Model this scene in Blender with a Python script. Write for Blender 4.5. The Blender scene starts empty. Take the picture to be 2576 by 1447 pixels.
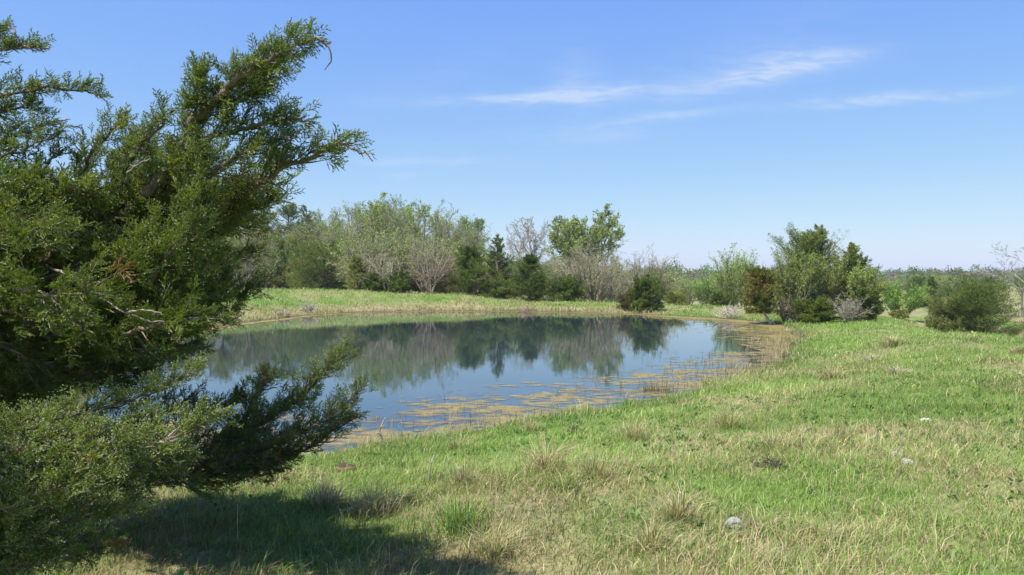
import bpy, math
import numpy as np
from mathutils import Vector

# ------------------------------------------------------------------ scene, camera, light
scene = bpy.context.scene
COL = scene.collection
IMG_W, IMG_H, FOC = 2576.0, 1447.0, 1909.0        # measuring frame of the photograph, focal length in its pixels
HORIZON = 695.0
CAM = np.array([0.0, 0.0, 2.4])                   # eye height over the pond's water (z = 0)
PITCH = math.atan((IMG_H / 2 - HORIZON) / FOC)

cam_d = bpy.data.cameras.new("camera")
cam_d.sensor_width = 36.0
cam_d.lens = 36.0 * FOC / IMG_W
cam_d.clip_start = 0.05
cam_d.clip_end = 14000.0
cam_o = bpy.data.objects.new("camera", cam_d)
COL.objects.link(cam_o)
cam_o.location = CAM
cam_o.rotation_euler = (math.pi / 2 - PITCH, 0, 0)
scene.camera = cam_o

SUN_ELEV = math.radians(65.0)
SUN_AZ = np.array([-0.62, -0.54])                # horizontal direction towards the sun
SUN_AZ /= np.linalg.norm(SUN_AZ)
SUN_DIR = np.array([SUN_AZ[0] * math.cos(SUN_ELEV), SUN_AZ[1] * math.cos(SUN_ELEV), math.sin(SUN_ELEV)])

sun_d = bpy.data.lights.new("sun", 'SUN')
sun_d.energy = 5.0
sun_d.angle = math.radians(0.53)
sun_d.color = (1.0, 0.955, 0.88)
sun_o = bpy.data.objects.new("sun", sun_d)
COL.objects.link(sun_o)
sun_o.rotation_euler = Vector(SUN_DIR).to_track_quat('Z', 'Y').to_euler()
sun_o.location = (0, 0, 60)

scene.view_settings.view_transform = 'Standard'
scene.view_settings.look = 'None'
scene.view_settings.exposure = 0.78
scene.view_settings.gamma = 1.0
scene.view_settings.use_curve_mapping = False
scene.cycles.max_bounces = 8
scene.cycles.diffuse_bounces = 3
scene.cycles.glossy_bounces = 3
scene.cycles.transmission_bounces = 3
scene.cycles.transparent_max_bounces = 6
scene.cycles.use_denoising = True
scene.cycles.denoising_input_passes = 'RGB_ALBEDO_NORMAL'

world = bpy.data.worlds.new("World")
scene.world = world
world.use_nodes = True
NT = world.node_tree
NT.nodes.clear()


def nn(nt, typ, **kw):
    n = nt.nodes.new(typ)
    for k, v in kw.items():
        setattr(n, k, v)
    return n


def mth(nt, op, a, b=None, c=None, clamp=False):
    n = nt.nodes.new('ShaderNodeMath')
    n.operation = op
    n.use_clamp = clamp
    for i, s in enumerate((a, b, c)):
        if s is None:
            continue
        if isinstance(s, (int, float)):
            n.inputs[i].default_value = s
        else:
            nt.links.new(s, n.inputs[i])
    return n.outputs[0]


w_out = nn(NT, 'ShaderNodeOutputWorld')
w_bg = nn(NT, 'ShaderNodeBackground')
w_bg.inputs['Strength'].default_value = 0.11
sky = nn(NT, 'ShaderNodeTexSky', sky_type='NISHITA')
sky.sun_disc = False
sky.sun_elevation = SUN_ELEV
sky.sun_rotation = math.atan2(SUN_AZ[0], SUN_AZ[1])
sky.altitude = 150.0
sky.air_density = 1.0
sky.dust_density = 0.6
sky.ozone_density = 2.2
tc = nn(NT, 'ShaderNodeTexCoord')
sp = nn(NT, 'ShaderNodeSeparateXYZ')
NT.links.new(tc.outputs['Generated'], sp.inputs[0])
dx, dy, dz = sp.outputs
ysafe = mth(NT, 'MAXIMUM', dy, 0.05)
cu = mth(NT, 'DIVIDE', dx, ysafe)                 # the sky seen as a plane to the north: east and up
cv = mth(NT, 'DIVIDE', dz, ysafe)
# thin high cirrus streaks: centre (east, up), half length, half width, tilt, strength
CIRRUS = [(0.055, 0.2365, 0.135, 0.00715, 0.05, 1.0), (0.10, 0.239, 0.0756, 0.0117, 0.06, 0.6), (0.083, 0.262, 0.03456, 0.0312, 0.6, 0.42), (0.32, 0.262, 0.1188, 0.01105, 0.20, 0.9),
          (0.385, 0.283, 0.0756, 0.01755, 0.10, 0.85), (0.30, 0.272, 0.1296, 0.026, 0.12, 0.3), (0.50, 0.2325, 0.135, 0.00754, 0.075, 1.0), (0.20, 0.210, 0.108, 0.00715, 0.14, 0.55),
          (0.118, 0.183, 0.054, 0.00845, 0.04, 0.45), (-0.12, 0.151, 0.0864, 0.00585, -0.01, 0.5), (-0.05, 0.230, 0.1512, 0.0078, -0.02, 0.2),
          (0.37, 0.345, 0.1296, 0.039, 0.5, 0.12), (-0.145, 0.133, 0.02376, 0.0052, 0.0, 0.35), (0.05, 0.185, 0.27, 0.039, 0.12, 0.14), (-0.10, 0.26, 0.1296, 0.026, 0.3, 0.12)]
comb = nn(NT, 'ShaderNodeCombineXYZ')
NT.links.new(cu, comb.inputs[0])
NT.links.new(cv, comb.inputs[1])
mpw = nn(NT, 'ShaderNodeMapping')
mpw.inputs['Rotation'].default_value = (0, 0, -0.12)
mpw.inputs['Scale'].default_value = (16.0, 90.0, 1.0)
NT.links.new(comb.outputs[0], mpw.inputs[0])
cn = nn(NT, 'ShaderNodeTexNoise')
cn.inputs['Scale'].default_value = 1.0
cn.inputs['Detail'].default_value = 6.0
cn.inputs['Roughness'].default_value = 0.62
cn.inputs['Distortion'].default_value = 0.7
NT.links.new(mpw.outputs[0], cn.inputs['Vector'])
wob = nn(NT, 'ShaderNodeTexNoise')
wob.inputs['Scale'].default_value = 14.0
wob.inputs['Detail'].default_value = 3.0
NT.links.new(comb.outputs[0], wob.inputs['Vector'])
wv = mth(NT, 'MULTIPLY_ADD', wob.outputs['Fac'], 0.016, -0.008)
cvw = mth(NT, 'ADD', cv, wv)
tot = None
for (u0, v0, sl, sw, a, k) in CIRRUS:
    du = mth(NT, 'SUBTRACT', cu, u0)
    dv = mth(NT, 'SUBTRACT', cvw, v0)
    ca, sa = math.cos(a), math.sin(a)
    al = mth(NT, 'MULTIPLY_ADD', dv, sa / sl, mth(NT, 'MULTIPLY', du, ca / sl))
    ac = mth(NT, 'MULTIPLY_ADD', dv, ca / sw, mth(NT, 'MULTIPLY', du, -sa / sw))
    e = mth(NT, 'ADD', mth(NT, 'MULTIPLY', al, al), mth(NT, 'MULTIPLY', ac, ac))
    g = mth(NT, 'MULTIPLY', mth(NT, 'EXPONENT', mth(NT, 'MULTIPLY', e, -1.0)), k)
    tot = g if tot is None else mth(NT, 'ADD', tot, g)
cnr = mth(NT, 'MULTIPLY_ADD', cn.outputs['Fac'], 2.4, -0.62, clamp=True)
cloud = mth(NT, 'MULTIPLY', mth(NT, 'MULTIPLY', tot, cnr), mth(NT, 'GREATER_THAN', dy, 0.05), clamp=True)
cmix = nn(NT, 'ShaderNodeMix', data_type='RGBA')
cmix.inputs[7].default_value = (4.5, 4.85, 5.2, 1)
NT.links.new(mth(NT, 'MULTIPLY', cloud, 0.46), cmix.inputs[0])
# the camera's rendering of the clear sky: channel by channel contrast of the physical sky
srgb = nn(NT, 'ShaderNodeSeparateColor')
NT.links.new(sky.outputs[0], srgb.inputs[0])
crgb = nn(NT, 'ShaderNodeCombineColor')
for i, (gam, sca) in enumerate(((0.86, 0.735), (0.70, 0.81), (0.08, 0.965))):
    ch = mth(NT, 'POWER', mth(NT, 'MULTIPLY', srgb.outputs[i], 0.1594), gam)
    NT.links.new(mth(NT, 'MULTIPLY', ch, sca * 5.3), crgb.inputs[i])
NT.links.new(crgb.outputs[0], cmix.inputs[6])
NT.links.new(cmix.outputs[2], w_bg.inputs['Color'])
NT.links.new(w_bg.outputs[0], w_out.inputs['Surface'])

# ------------------------------------------------------------------ helpers
RNG = np.random.default_rng(11)


def hash2(ix, iy, seed):
    with np.errstate(over='ignore'):
        h = (ix.astype(np.int64).astype(np.uint32) * np.uint32(374761393)
             + iy.astype(np.int64).astype(np.uint32) * np.uint32(668265263) + np.uint32((seed * 974711) & 0xffffffff))
        h = (h ^ (h >> np.uint32(13))) * np.uint32(1274126177)
        h = h ^ (h >> np.uint32(16))
    return (h & np.uint32(0xffffff)).astype(np.float64) / 0xffffff


def vnoise(x, y, seed=0):
    x = np.asarray(x, float)
    y = np.asarray(y, float)
    ix, iy = np.floor(x), np.floor(y)
    fx, fy = x - ix, y - iy
    fx = fx * fx * (3 - 2 * fx)
    fy = fy * fy * (3 - 2 * fy)
    a, b = hash2(ix, iy, seed), hash2(ix + 1, iy, seed)
    c, d = hash2(ix, iy + 1, seed), hash2(ix + 1, iy + 1, seed)
    return (a * (1 - fx) + b * fx) * (1 - fy) + (c * (1 - fx) + d * fx) * fy


def fbm(x, y, seed=0, octv=4):
    t, a, n = 0.0, 1.0, 0.0
    for o in range(octv):
        t = t + a * vnoise(np.asarray(x) * 2 ** o + 17.3 * o, np.asarray(y) * 2 ** o - 9.1 * o, seed + o)
        n += a
        a *= 0.5
    return t / n


def sstep(t):
    t = np.clip(t, 0, 1)
    return t * t * (3 - 2 * t)


cp, spt = math.cos(PITCH), math.sin(PITCH)


def ray(px, py):
    a = (np.asarray(px, float) - IMG_W / 2) / FOC
    b = (IMG_H / 2 - np.asarray(py, float)) / FOC
    return np.stack([a, cp + b * spt, -spt + b * cp], -1)


def W(px, py, dist):
    """the place of a photo point at a distance north of the camera"""
    r = ray(px, py)
    return CAM + r * (dist / r[..., 1])[..., None] if r.ndim > 1 else CAM + r * (dist / r[1])


class Acc:
    def __init__(s):
        s.v, s.f, s.c, s.n, s.alpha = [], [], [], 0, None

    def add(s, v, f, c):
        v = np.asarray(v, np.float32).reshape(-1, 3)
        c = np.asarray(c, np.float32)
        if c.ndim == 1:
            c = np.broadcast_to(c, (len(v), 3))
        s.v.append(v)
        s.f.append(np.asarray(f, np.int64).reshape(-1, 3) + s.n)
        s.c.append(c)
        s.n += len(v)

    def build(s, name, mat, parent=None, origin=(0, 0, 0), smooth=False):
        o = np.asarray(origin, np.float32)
        v = np.concatenate(s.v) - o if s.v else np.zeros((0, 3), np.float32)
        f = np.concatenate(s.f) if s.f else np.zeros((0, 3), np.int64)
        c = np.concatenate(s.c) if s.c else np.zeros((0, 3), np.float32)
        me = bpy.data.meshes.new(name)
        me.vertices.add(len(v))
        me.vertices.foreach_set("co", v.astype(np.float32).ravel())
        me.loops.add(len(f) * 3)
        me.loops.foreach_set("vertex_index", f.astype(np.int32).ravel())
        me.polygons.add(len(f))
        me.polygons.foreach_set("loop_start", np.arange(0, len(f) * 3, 3, dtype=np.int32))
        if smooth:
            me.polygons.foreach_set("use_smooth", np.ones(len(f), bool))
        at = me.attributes.new("tint", 'FLOAT_COLOR', 'POINT')
        at.data.foreach_set("color", np.concatenate([c, np.ones((len(c), 1), np.float32) if s.alpha is None else np.concatenate(s.alpha).reshape(-1, 1).astype(np.float32)], 1).astype(np.float32).ravel())
        me.update(calc_edges=True)
        me.materials.append(mat)
        ob = bpy.data.objects.new(name, me)
        COL.objects.link(ob)
        if parent is not None:
            ob.parent = parent
        else:
            ob.location = origin
        return ob


def tag(o, label=None, cat=None, group=None, kind=None):
    for k, v in (('label', label), ('category', cat), ('group', group), ('kind', kind)):
        if v:
            o[k] = v
    return o


def thing(name, loc, label, cat, group=None):
    o = bpy.data.objects.new(name, None)
    o.empty_display_size = 0.2
    COL.objects.link(o)
    o.location = loc
    return tag(o, label, cat, group)


def copy_thing(o, loc, rz=0.0, sc=(1, 1, 1), label=None, group=None):
    c = o.copy()
    COL.objects.link(c)
    c.location = loc
    c.rotation_euler = (0, 0, rz)
    c.scale = sc
    if label:
        c['label'] = label
    if group:
        c['group'] = group
    for ch in list(o.children):
        k = ch.copy()
        COL.objects.link(k)
        k.parent = c
        for g in list(ch.children):
            m = g.copy()
            COL.objects.link(m)
            m.parent = k
    return c


def nrm(a):
    return a / np.maximum(np.linalg.norm(a, axis=-1, keepdims=True), 1e-9)


def frame(d, rng=None):
    d = nrm(d)
    ref = np.where(np.abs(d[..., 2:3]) > 0.93, np.array([1.0, 0, 0]), np.array([0, 0, 1.0]))
    u = nrm(np.cross(ref, d))
    v = np.cross(d, u)
    if rng is not None:
        a = rng.uniform(0, 2 * np.pi, d.shape[:-1])[..., None]
        u, v = u * np.cos(a) + v * np.sin(a), v * np.cos(a) - u * np.sin(a)
    return d, u, v


def prisms(acc, p0, p1, r0, r1, col, n=3):
    """tapered twigs, one per row"""
    p0, p1 = np.asarray(p0, float), np.asarray(p1, float)
    m = len(p0)
    if not m:
        return
    _, u, v = frame(p1 - p0)
    a = np.arange(n) * 2 * np.pi / n
    ring = u[:, None] * np.cos(a)[None, :, None] + v[:, None] * np.sin(a)[None, :, None]
    vv = np.concatenate([p0[:, None] + ring * np.asarray(r0)[:, None, None], p1[:, None] + ring * np.asarray(r1)[:, None, None]], 1)
    f = []
    for i in range(n):
        j = (i + 1) % n
        f += [(i, j, n + j), (i, n + j, n + i)]
    f = np.array(f)[None] + (np.arange(m) * 2 * n)[:, None, None]
    col = np.asarray(col, float)
    if col.ndim == 2:
        col = np.repeat(col, 2 * n, 0)
    acc.add(vv, f, col)


def tube(acc, pts, rad, col, n=7, jit=0.0, rng=RNG):
    """one continuous tapered limb through the points"""
    pts = np.asarray(pts, float)
    rad = np.asarray(rad, float)
    k = len(pts)
    t = np.gradient(pts, axis=0)
    t = nrm(t)
    u = np.cross(t[0], [0.3, 0.2, 1.0])
    u /= np.linalg.norm(u)
    rings = []
    a = np.arange(n) * 2 * np.pi / n
    for i in range(k):
        u = u - t[i] * np.dot(u, t[i])
        u /= np.linalg.norm(u)
        v = np.cross(t[i], u)
        rr = rad[i] * (1 + rng.uniform(-jit, jit, n))
        rings.append(pts[i] + (np.cos(a)[:, None] * u + np.sin(a)[:, None] * v) * rr[:, None])
    vv = np.concatenate(rings + [pts[:1], pts[-1:]])
    f = []
    for i in range(k - 1):
        for j in range(n):
            q = (j + 1) % n
            f += [(i * n + j, i * n + q, (i + 1) * n + q), (i * n + j, (i + 1) * n + q, (i + 1) * n + j)]
    for j in range(n):
        q = (j + 1) % n
        f += [(k * n, q, j), (k * n + 1, (k - 1) * n + j, (k - 1) * n + q)]
    col = np.asarray(col, float)
    cc = np.concatenate([np.repeat(col, n, 0), col[:1], col[-1:]]) if col.ndim == 2 else col
    acc.add(vv, f, cc)


def leaves(acc, pos, d, ln, wd, col, rng, tipcol=None):
    """flat pointed leaves or leaf sprigs: a four cornered lozenge each"""
    d, u, v = frame(d, rng)
    ln, wd = np.asarray(ln, float)[:, None], np.asarray(wd, float)[:, None]
    q = np.stack([pos, pos + d * ln * .5 + u * wd * .5 + v * wd * .15, pos + d * ln, pos + d * ln * .45 - u * wd * .5 + v * wd * .15], 1)
    m = len(pos)
    f = np.array([(0, 1, 2), (0, 2, 3)])[None] + (np.arange(m) * 4)[:, None, None]
    acc.add(q, f, np.repeat(np.asarray(col, float), 4, 0))


def vary(base, n, rng, amt=0.25, hue=0.12):
    base = np.asarray(base, float)
    k = np.exp(rng.normal(0, amt, (n, 1)))
    h = np.exp(rng.normal(0, hue, (n, 3)))
    return np.clip(base * k * h, 0, 0.9)


def smooth_path(p, per=6, closed=False):
    p = np.asarray(p, float)
    n = len(p)
    out = []
    for i in range(n if closed else n - 1):
        if closed:
            a, b, c, d = p[(i - 1) % n], p[i], p[(i + 1) % n], p[(i + 2) % n]
        else:
            a, b, c, d = p[max(i - 1, 0)], p[i], p[i + 1], p[min(i + 2, n - 1)]
        for t in np.arange(per) / per:
            out.append(0.5 * ((2 * b) + (c - a) * t + (2 * a - 5 * b + 4 * c - d) * t * t + (3 * b - a - 3 * c + d) * t ** 3))
    if not closed:
        out.append(p[-1])
    return np.array(out)


# ------------------------------------------------------------------ materials
def mat_base(name):
    m = bpy.data.materials.new(name)
    m.use_nodes = True
    nt = m.node_tree
    nt.nodes.clear()
    out = nn(nt, 'ShaderNodeOutputMaterial')
    return m, nt, out


def mat_leaf(name, rough=0.55, trans=0.3, spec=0.25, tmul=(1.25, 1.3, 0.6)):
    m, nt, out = mat_base(name)
    at = nn(nt, 'ShaderNodeAttribute', attribute_name='tint')
    geo = nn(nt, 'ShaderNodeNewGeometry')
    no = nn(nt, 'ShaderNodeTexNoise')
    no.inputs['Scale'].default_value = 9.0
    nt.links.new(geo.outputs['Position'], no.inputs['Vector'])
    k = mth(nt, 'MULTIPLY_ADD', no.outputs['Fac'], 0.6, 0.7)
    mul = nn(nt, 'ShaderNodeVectorMath', operation='SCALE')
    nt.links.new(at.outputs['Color'], mul.inputs[0])
    nt.links.new(k, mul.inputs['Scale'])
    b = nn(nt, 'ShaderNodeBsdfPrincipled')
    b.inputs['Roughness'].default_value = rough
    b.inputs['Specular IOR Level'].default_value = spec
    nt.links.new(mul.outputs[0], b.inputs['Base Color'])
    t = nn(nt, 'ShaderNodeBsdfTranslucent')
    m2 = nn(nt, 'ShaderNodeVectorMath', operation='MULTIPLY')
    m2.inputs[1].default_value = tmul
    nt.links.new(mul.outputs[0], m2.inputs[0])
    nt.links.new(m2.outputs[0], t.inputs['Color'])
    mx = nn(nt, 'ShaderNodeMixShader')
    mx.inputs[0].default_value = trans
    nt.links.new(b.outputs[0], mx.inputs[1])
    nt.links.new(t.outputs[0], mx.inputs[2])
    nt.links.new(mx.outputs[0], out.inputs['Surface'])
    return m


def mat_bark(name, scale=30.0, rough=0.9, bump=0.4):
    m, nt, out = mat_base(name)
    at = nn(nt, 'ShaderNodeAttribute', attribute_name='tint')
    geo = nn(nt, 'ShaderNodeNewGeometry')
    no = nn(nt, 'ShaderNodeTexNoise')
    no.inputs['Scale'].default_value = scale
    no.inputs['Detail'].default_value = 5.0
    no.inputs['Roughness'].default_value = 0.7
    nt.links.new(geo.outputs['Position'], no.inputs['Vector'])
    k = mth(nt, 'MULTIPLY_ADD', no.outputs['Fac'], 1.5, 0.25)
    mul = nn(nt, 'ShaderNodeVectorMath', operation='SCALE')
    nt.links.new(at.outputs['Color'], mul.inputs[0])
    nt.links.new(k, mul.inputs['Scale'])
    b = nn(nt, 'ShaderNodeBsdfPrincipled')
    b.inputs['Roughness'].default_value = rough
    b.inputs['Specular IOR Level'].default_value = 0.15
    nt.links.new(mul.outputs[0], b.inputs['Base Color'])
    bp = nn(nt, 'ShaderNodeBump')
    bp.inputs['Strength'].default_value = bump
    bp.inputs['Distance'].default_value = 0.02
    nt.links.new(no.outputs['Fac'], bp.inputs['Height'])
    nt.links.new(bp.outputs[0], b.inputs['Normal'])
    nt.links.new(b.outputs[0], out.inputs['Surface'])
    return m


M_LEAF = mat_leaf("broad_leaf", 0.5, 0.38, 0.3)
M_CEDAR = mat_leaf("cedar_foliage", 0.6, 0.32, 0.2)
M_JUNI = mat_leaf("juniper_foliage", 0.45, 0.32, 0.35)
M_GRASS = mat_leaf("grass_blade", 0.55, 0.33, 0.25, (1.2, 1.25, 0.7))
M_BARK = mat_bark("bark")
M_ROCK = mat_bark("stone", 40.0, 0.85, 0.6)
M_SOIL = mat_bark("soil_clod", 25.0, 1.0, 0.8)


def mat_ground():
    m, nt, out = mat_base("grassland")
    at = nn(nt, 'ShaderNodeAttribute', attribute_name='tint')
    geo = nn(nt, 'ShaderNodeNewGeometry')
    a = nn(nt, 'ShaderNodeTexNoise')
    a.inputs['Scale'].default_value = 11.0
    a.inputs['Detail'].default_value = 8.0
    a.inputs['Roughness'].default_value = 0.72
    nt.links.new(geo.outputs['Position'], a.inputs['Vector'])
    c = nn(nt, 'ShaderNodeTexNoise')
    c.inputs['Scale'].default_value = 1.1
    c.inputs['Detail'].default_value = 5.0
    nt.links.new(geo.outputs['Position'], c.inputs['Vector'])
    k = mth(nt, 'MULTIPLY', mth(nt, 'MULTIPLY_ADD', a.outputs['Fac'], 1.7, 0.15), mth(nt, 'MULTIPLY_ADD', c.outputs['Fac'], 0.8, 0.6))
    mul = nn(nt, 'ShaderNodeVectorMath', operation='SCALE')
    nt.links.new(at.outputs['Color'], mul.inputs[0])
    nt.links.new(k, mul.inputs['Scale'])
    b = nn(nt, 'ShaderNodeBsdfPrincipled')
    b.inputs['Roughness'].default_value = 0.95
    b.inputs['Specular IOR Level'].default_value = 0.1
    nt.links.new(mul.outputs[0], b.inputs['Base Color'])
    bp = nn(nt, 'ShaderNodeBump')
    bp.inputs['Strength'].default_value = 0.7
    bp.inputs['Distance'].default_value = 0.05
    nt.links.new(a.outputs['Fac'], bp.inputs['Height'])
    nt.links.new(bp.outputs[0], b.inputs['Normal'])
    nt.links.new(b.outputs[0], out.inputs['Surface'])
    return m


def mat_water():
    m, nt, out = mat_base("pond_water")
    geo = nn(nt, 'ShaderNodeNewGeometry')
    mp = nn(nt, 'ShaderNodeMapping')
    mp.inputs['Scale'].default_value = (8.0, 16.0, 1.0)
    nt.links.new(geo.outputs['Position'], mp.inputs[0])
    a = nn(nt, 'ShaderNodeTexNoise')                      # small ripples, as slopes of the surface
    a.inputs['Scale'].default_value = 1.6
    a.inputs['Detail'].default_value = 4.0
    a.inputs['Roughness'].default_value = 0.6
    nt.links.new(mp.outputs[0], a.inputs['Vector'])
    c = nn(nt, 'ShaderNodeTexNoise')                      # cat's paws: where the breeze touches
    c.inputs['Scale'].default_value = 0.16
    c.inputs['Detail'].default_value = 2.0
    nt.links.new(geo.outputs['Position'], c.inputs['Vector'])
    amp = mth(nt, 'MULTIPLY_ADD', c.outputs['Fac'], 0.034, 0.004)
    sub_ = nn(nt, 'ShaderNodeVectorMath', operation='SUBTRACT')
    nt.links.new(a.outputs['Color'], sub_.inputs[0])
    sub_.inputs[1].default_value = (0.5, 0.5, 0.5)
    mul = nn(nt, 'ShaderNodeVectorMath', operation='MULTIPLY')
    nt.links.new(sub_.outputs[0], mul.inputs[0])
    mul.inputs[1].default_value = (0.7, 1.0, 0.0)
    sc_ = nn(nt, 'ShaderNodeVectorMath', operation='SCALE')
    nt.links.new(mul.outputs[0], sc_.inputs[0])
    nt.links.new(amp, sc_.inputs['Scale'])
    ad = nn(nt, 'ShaderNodeVectorMath', operation='ADD')
    nt.links.new(geo.outputs['Normal'], ad.inputs[0])
    nt.links.new(sc_.outputs[0], ad.inputs[1])
    nz = nn(nt, 'ShaderNodeVectorMath', operation='NORMALIZE')
    nt.links.new(ad.outputs[0], nz.inputs[0])
    b = nn(nt, 'ShaderNodeBsdfPrincipled')
    b.inputs['Base Color'].default_value = (0.019, 0.034, 0.040, 1)
    b.inputs['Roughness'].default_value = 0.02
    b.inputs['IOR'].default_value = 1.52
    nt.links.new(nz.outputs[0], b.inputs['Normal'])
    nt.links.new(b.outputs[0], out.inputs['Surface'])
    return m


# ------------------------------------------------------------------ the pond's outline and the terrain
SHORE_PX = [(770, 1150), (900, 1133), (1000, 1117), (1100, 1103), (1180, 1088), (1300, 1058), (1400, 1046), (1500, 1030), (1560, 1016),
            (1650, 1006), (1750, 990), (1800, 970), (1900, 938), (1960, 908), (1990, 882), (2008, 853), (2000, 832), (1965, 818), (1900, 809),
            (1800, 801), (1650, 793.5), (1500, 788), (1300, 784), (1100, 783.5), (900, 787), (800, 793), (700, 803), (600, 815), (520, 828),
            (440, 846), (360, 880), (270, 960), (230, 1060), (300, 1150), (450, 1175), (620, 1168)]
r_ = ray([p[0] for p in SHORE_PX], [p[1] for p in SHORE_PX])
SHORE = (CAM + r_ * (-CAM[2] / r_[:, 2])[:, None])[:, :2]
SHORE = smooth_path(SHORE, 4, True)
SA, SB = SHORE, np.roll(SHORE, -1, 0)


def pond_sd(x, y):
    """distance to the shore, negative on the water"""
    x = np.asarray(x, float)
    shp = x.shape
    x = x.ravel()
    y = np.asarray(y, float).ravel()
    out = np.empty(len(x))
    e = SB - SA
    ee = (e ** 2).sum(1)
    for s in range(0, len(x), 20000):
        px, py = x[s:s + 20000, None], y[s:s + 20000, None]
        wx, wy = px - SA[:, 0], py - SA[:, 1]
        t = np.clip((wx * e[:, 0] + wy * e[:, 1]) / ee, 0, 1)
        d = np.sqrt(((wx - t * e[:, 0]) ** 2 + (wy - t * e[:, 1]) ** 2).min(1))
        cr = ((SA[:, 1] > py) != (SB[:, 1] > py)) & (px < e[:, 0] * (py - SA[:, 1]) / np.where(e[:, 1] == 0, 1e-9, e[:, 1]) + SA[:, 0])
        out[s:s + 20000] = np.where(cr.sum(1) % 2 == 1, -d, d)
    return out.reshape(shp)


def rag(x, y, sd):
    """the waterline is uneven: small bays and tongues of turf"""
    return sd + (.75 * (fbm(x * .55, y * .55, 12, 2) - .5) + .5 * (fbm(x * 1.9, y * 1.9, 14, 3) - .5)) * np.exp(-np.abs(sd) / 1.6)


# how high (m) the bank rises and over what distance, round the pond
BANK = np.array([(0, 4, .80, 5.5), (6, 6, .85, 7), (-5, 5, .78, 5), (12.5, 19, .70, 4), (10, 14, .76, 5), (14.5, 29, .32, 5), (14, 40, .16, 3), (8, 50, .26, 3),
                 (1, 56, .45, 5), (-4, 56, .95, 6), (-10, 54, 1.38, 8), (-17, 50, 1.42, 9), (-24, 38, 1.3, 8), (-16, 22, 1.0, 6), (-10, 10, .8, 5)], float)
RIDGE_Y = [-20, 14, 18, 29, 38, 48, 60]
RIDGE_X = [13.0, 12.4, 12.7, 15.2, 16.5, 22, 40]


def terrain(x, y, sd=None, rough=True):
    x = np.asarray(x, float)
    y = np.asarray(y, float)
    if sd is None:
        sd = pond_sd(x, y)
    sd = rag(x, y, sd)
    w = 1.0 / (((x[..., None] - BANK[:, 0]) ** 2 + (y[..., None] - BANK[:, 1]) ** 2) + 6.0) ** 1.6
    ws = w.sum(-1)
    hb = (w * BANK[:, 2]).sum(-1) / ws
    wd = (w * BANK[:, 3]).sum(-1) / ws
    t = np.clip(sd / wd, 0, 1)
    z = hb * (0.45 * t + 0.55 * sstep(t)) + 0.02
    zfar = np.where(y < 15, 0.8, 0.55 - 1.35 * sstep((x + 6) / 22))
    z = z + (zfar - z) * sstep((sd - wd - 1.5) / 16) * sstep((y - 14) / 12)
    xr = np.interp(y, RIDGE_Y, RIDGE_X)
    z = z - sstep((x - xr) / 7.5) * np.where(y < 60, 1.65, 1.65 * sstep((90 - y) / 30)) * sstep((sd + 1) / 2)
    far = np.hypot(x, y)
    z = z + sstep((far - 70) / 300) * 0.9 * (fbm(x / 60, y / 60, 5, 2) - 0.5) * 1.2
    if rough:
        z = z + sstep(sd / 1.5) * ((fbm(x * .8, y * .8, 31, 3) - .5) * 0.24 + (fbm(x * 3.1, y * 3.1, 37, 2) - .5) * 0.05)
    return np.where(sd < 0, np.maximum(-1.0, sd * 0.22), z)


def ground_at(px, py, dmin=2.5, dmax=160.0):
    """where the ray through a photo point meets the ground"""
    d = dmin * (dmax / dmin) ** np.linspace(0, 1, 2500)
    p = W(np.full(len(d), px), np.full(len(d), py), d)
    h = terrain(p[:, 0], p[:, 1])
    k = np.argmax(p[:, 2] <= np.maximum(h, 0.0))
    q = p[k].copy()
    q[2] = max(h[k], 0.0)
    return q


def on_ground(px, dist):
    x = (px - IMG_W / 2) / FOC * dist
    return np.array([x, dist, float(terrain(np.array([x]), np.array([dist]))[0])])


def height_to(py, dist, z0):
    """how tall a thing at that distance is when its top shows at py"""
    return CAM[2] + (HORIZON - py) / FOC * dist - z0


GREEN_G, STRAW_G = np.array([0.135, 0.220, 0.045]), np.array([0.28, 0.245, 0.125])


def straw(x, y, sd):
    """how much of the sward is last year's straw, 0 to 1"""
    n = fbm(x * .55 + 3, y * .55, 71, 4)
    s = np.clip((n - .52) * 4.6 + .10, 0, 1)
    band = np.exp(-((sd - 2.0 - 2.5 * (fbm(x * .2, y * .2, 75, 2))) / 2.0) ** 2) * (y < 30)
    s = np.clip(s + .20 * band * (x > -1), 0, 1)
    s = s * (1 - .35 * sstep((x - 6) / 4) * sstep((y - 11) / 6) * (y < 45))
    far_bank = (y > 30) & (x < 9)
    s = np.where(far_bank, np.clip(.42 + (n - .5) * 1.6 + 1.0 * np.exp(-(sd / 2.6) ** 2) - .25 * np.exp(-((sd - 4) / 2.5) ** 2), 0, 1), s)
    xr = np.interp(y, RIDGE_Y, RIDGE_X)
    s = s + (np.clip(.80 + (n - .5) * 2.0, .3, 1) - s) * sstep((x - xr - 2.5) / 3)
    s = np.where(y > 58, np.clip(.72 + (n - .5) * 2.0, 0, 1), s)
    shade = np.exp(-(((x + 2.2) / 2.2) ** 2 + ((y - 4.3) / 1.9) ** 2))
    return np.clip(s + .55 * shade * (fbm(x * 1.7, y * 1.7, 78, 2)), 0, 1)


def axis_steps(lo, hi, step, end, grow=1.22):
    a = list(np.arange(lo, hi + 1e-6, step))
    s, v = step, a[-1]
    while v < end:
        s *= grow
        v += s
        a.append(v)
    s, v, pre = step, a[0], []
    while v > -end:
        s *= grow
        v -= s
        pre.append(v)
    return np.array(pre[::-1] + a)


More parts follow.
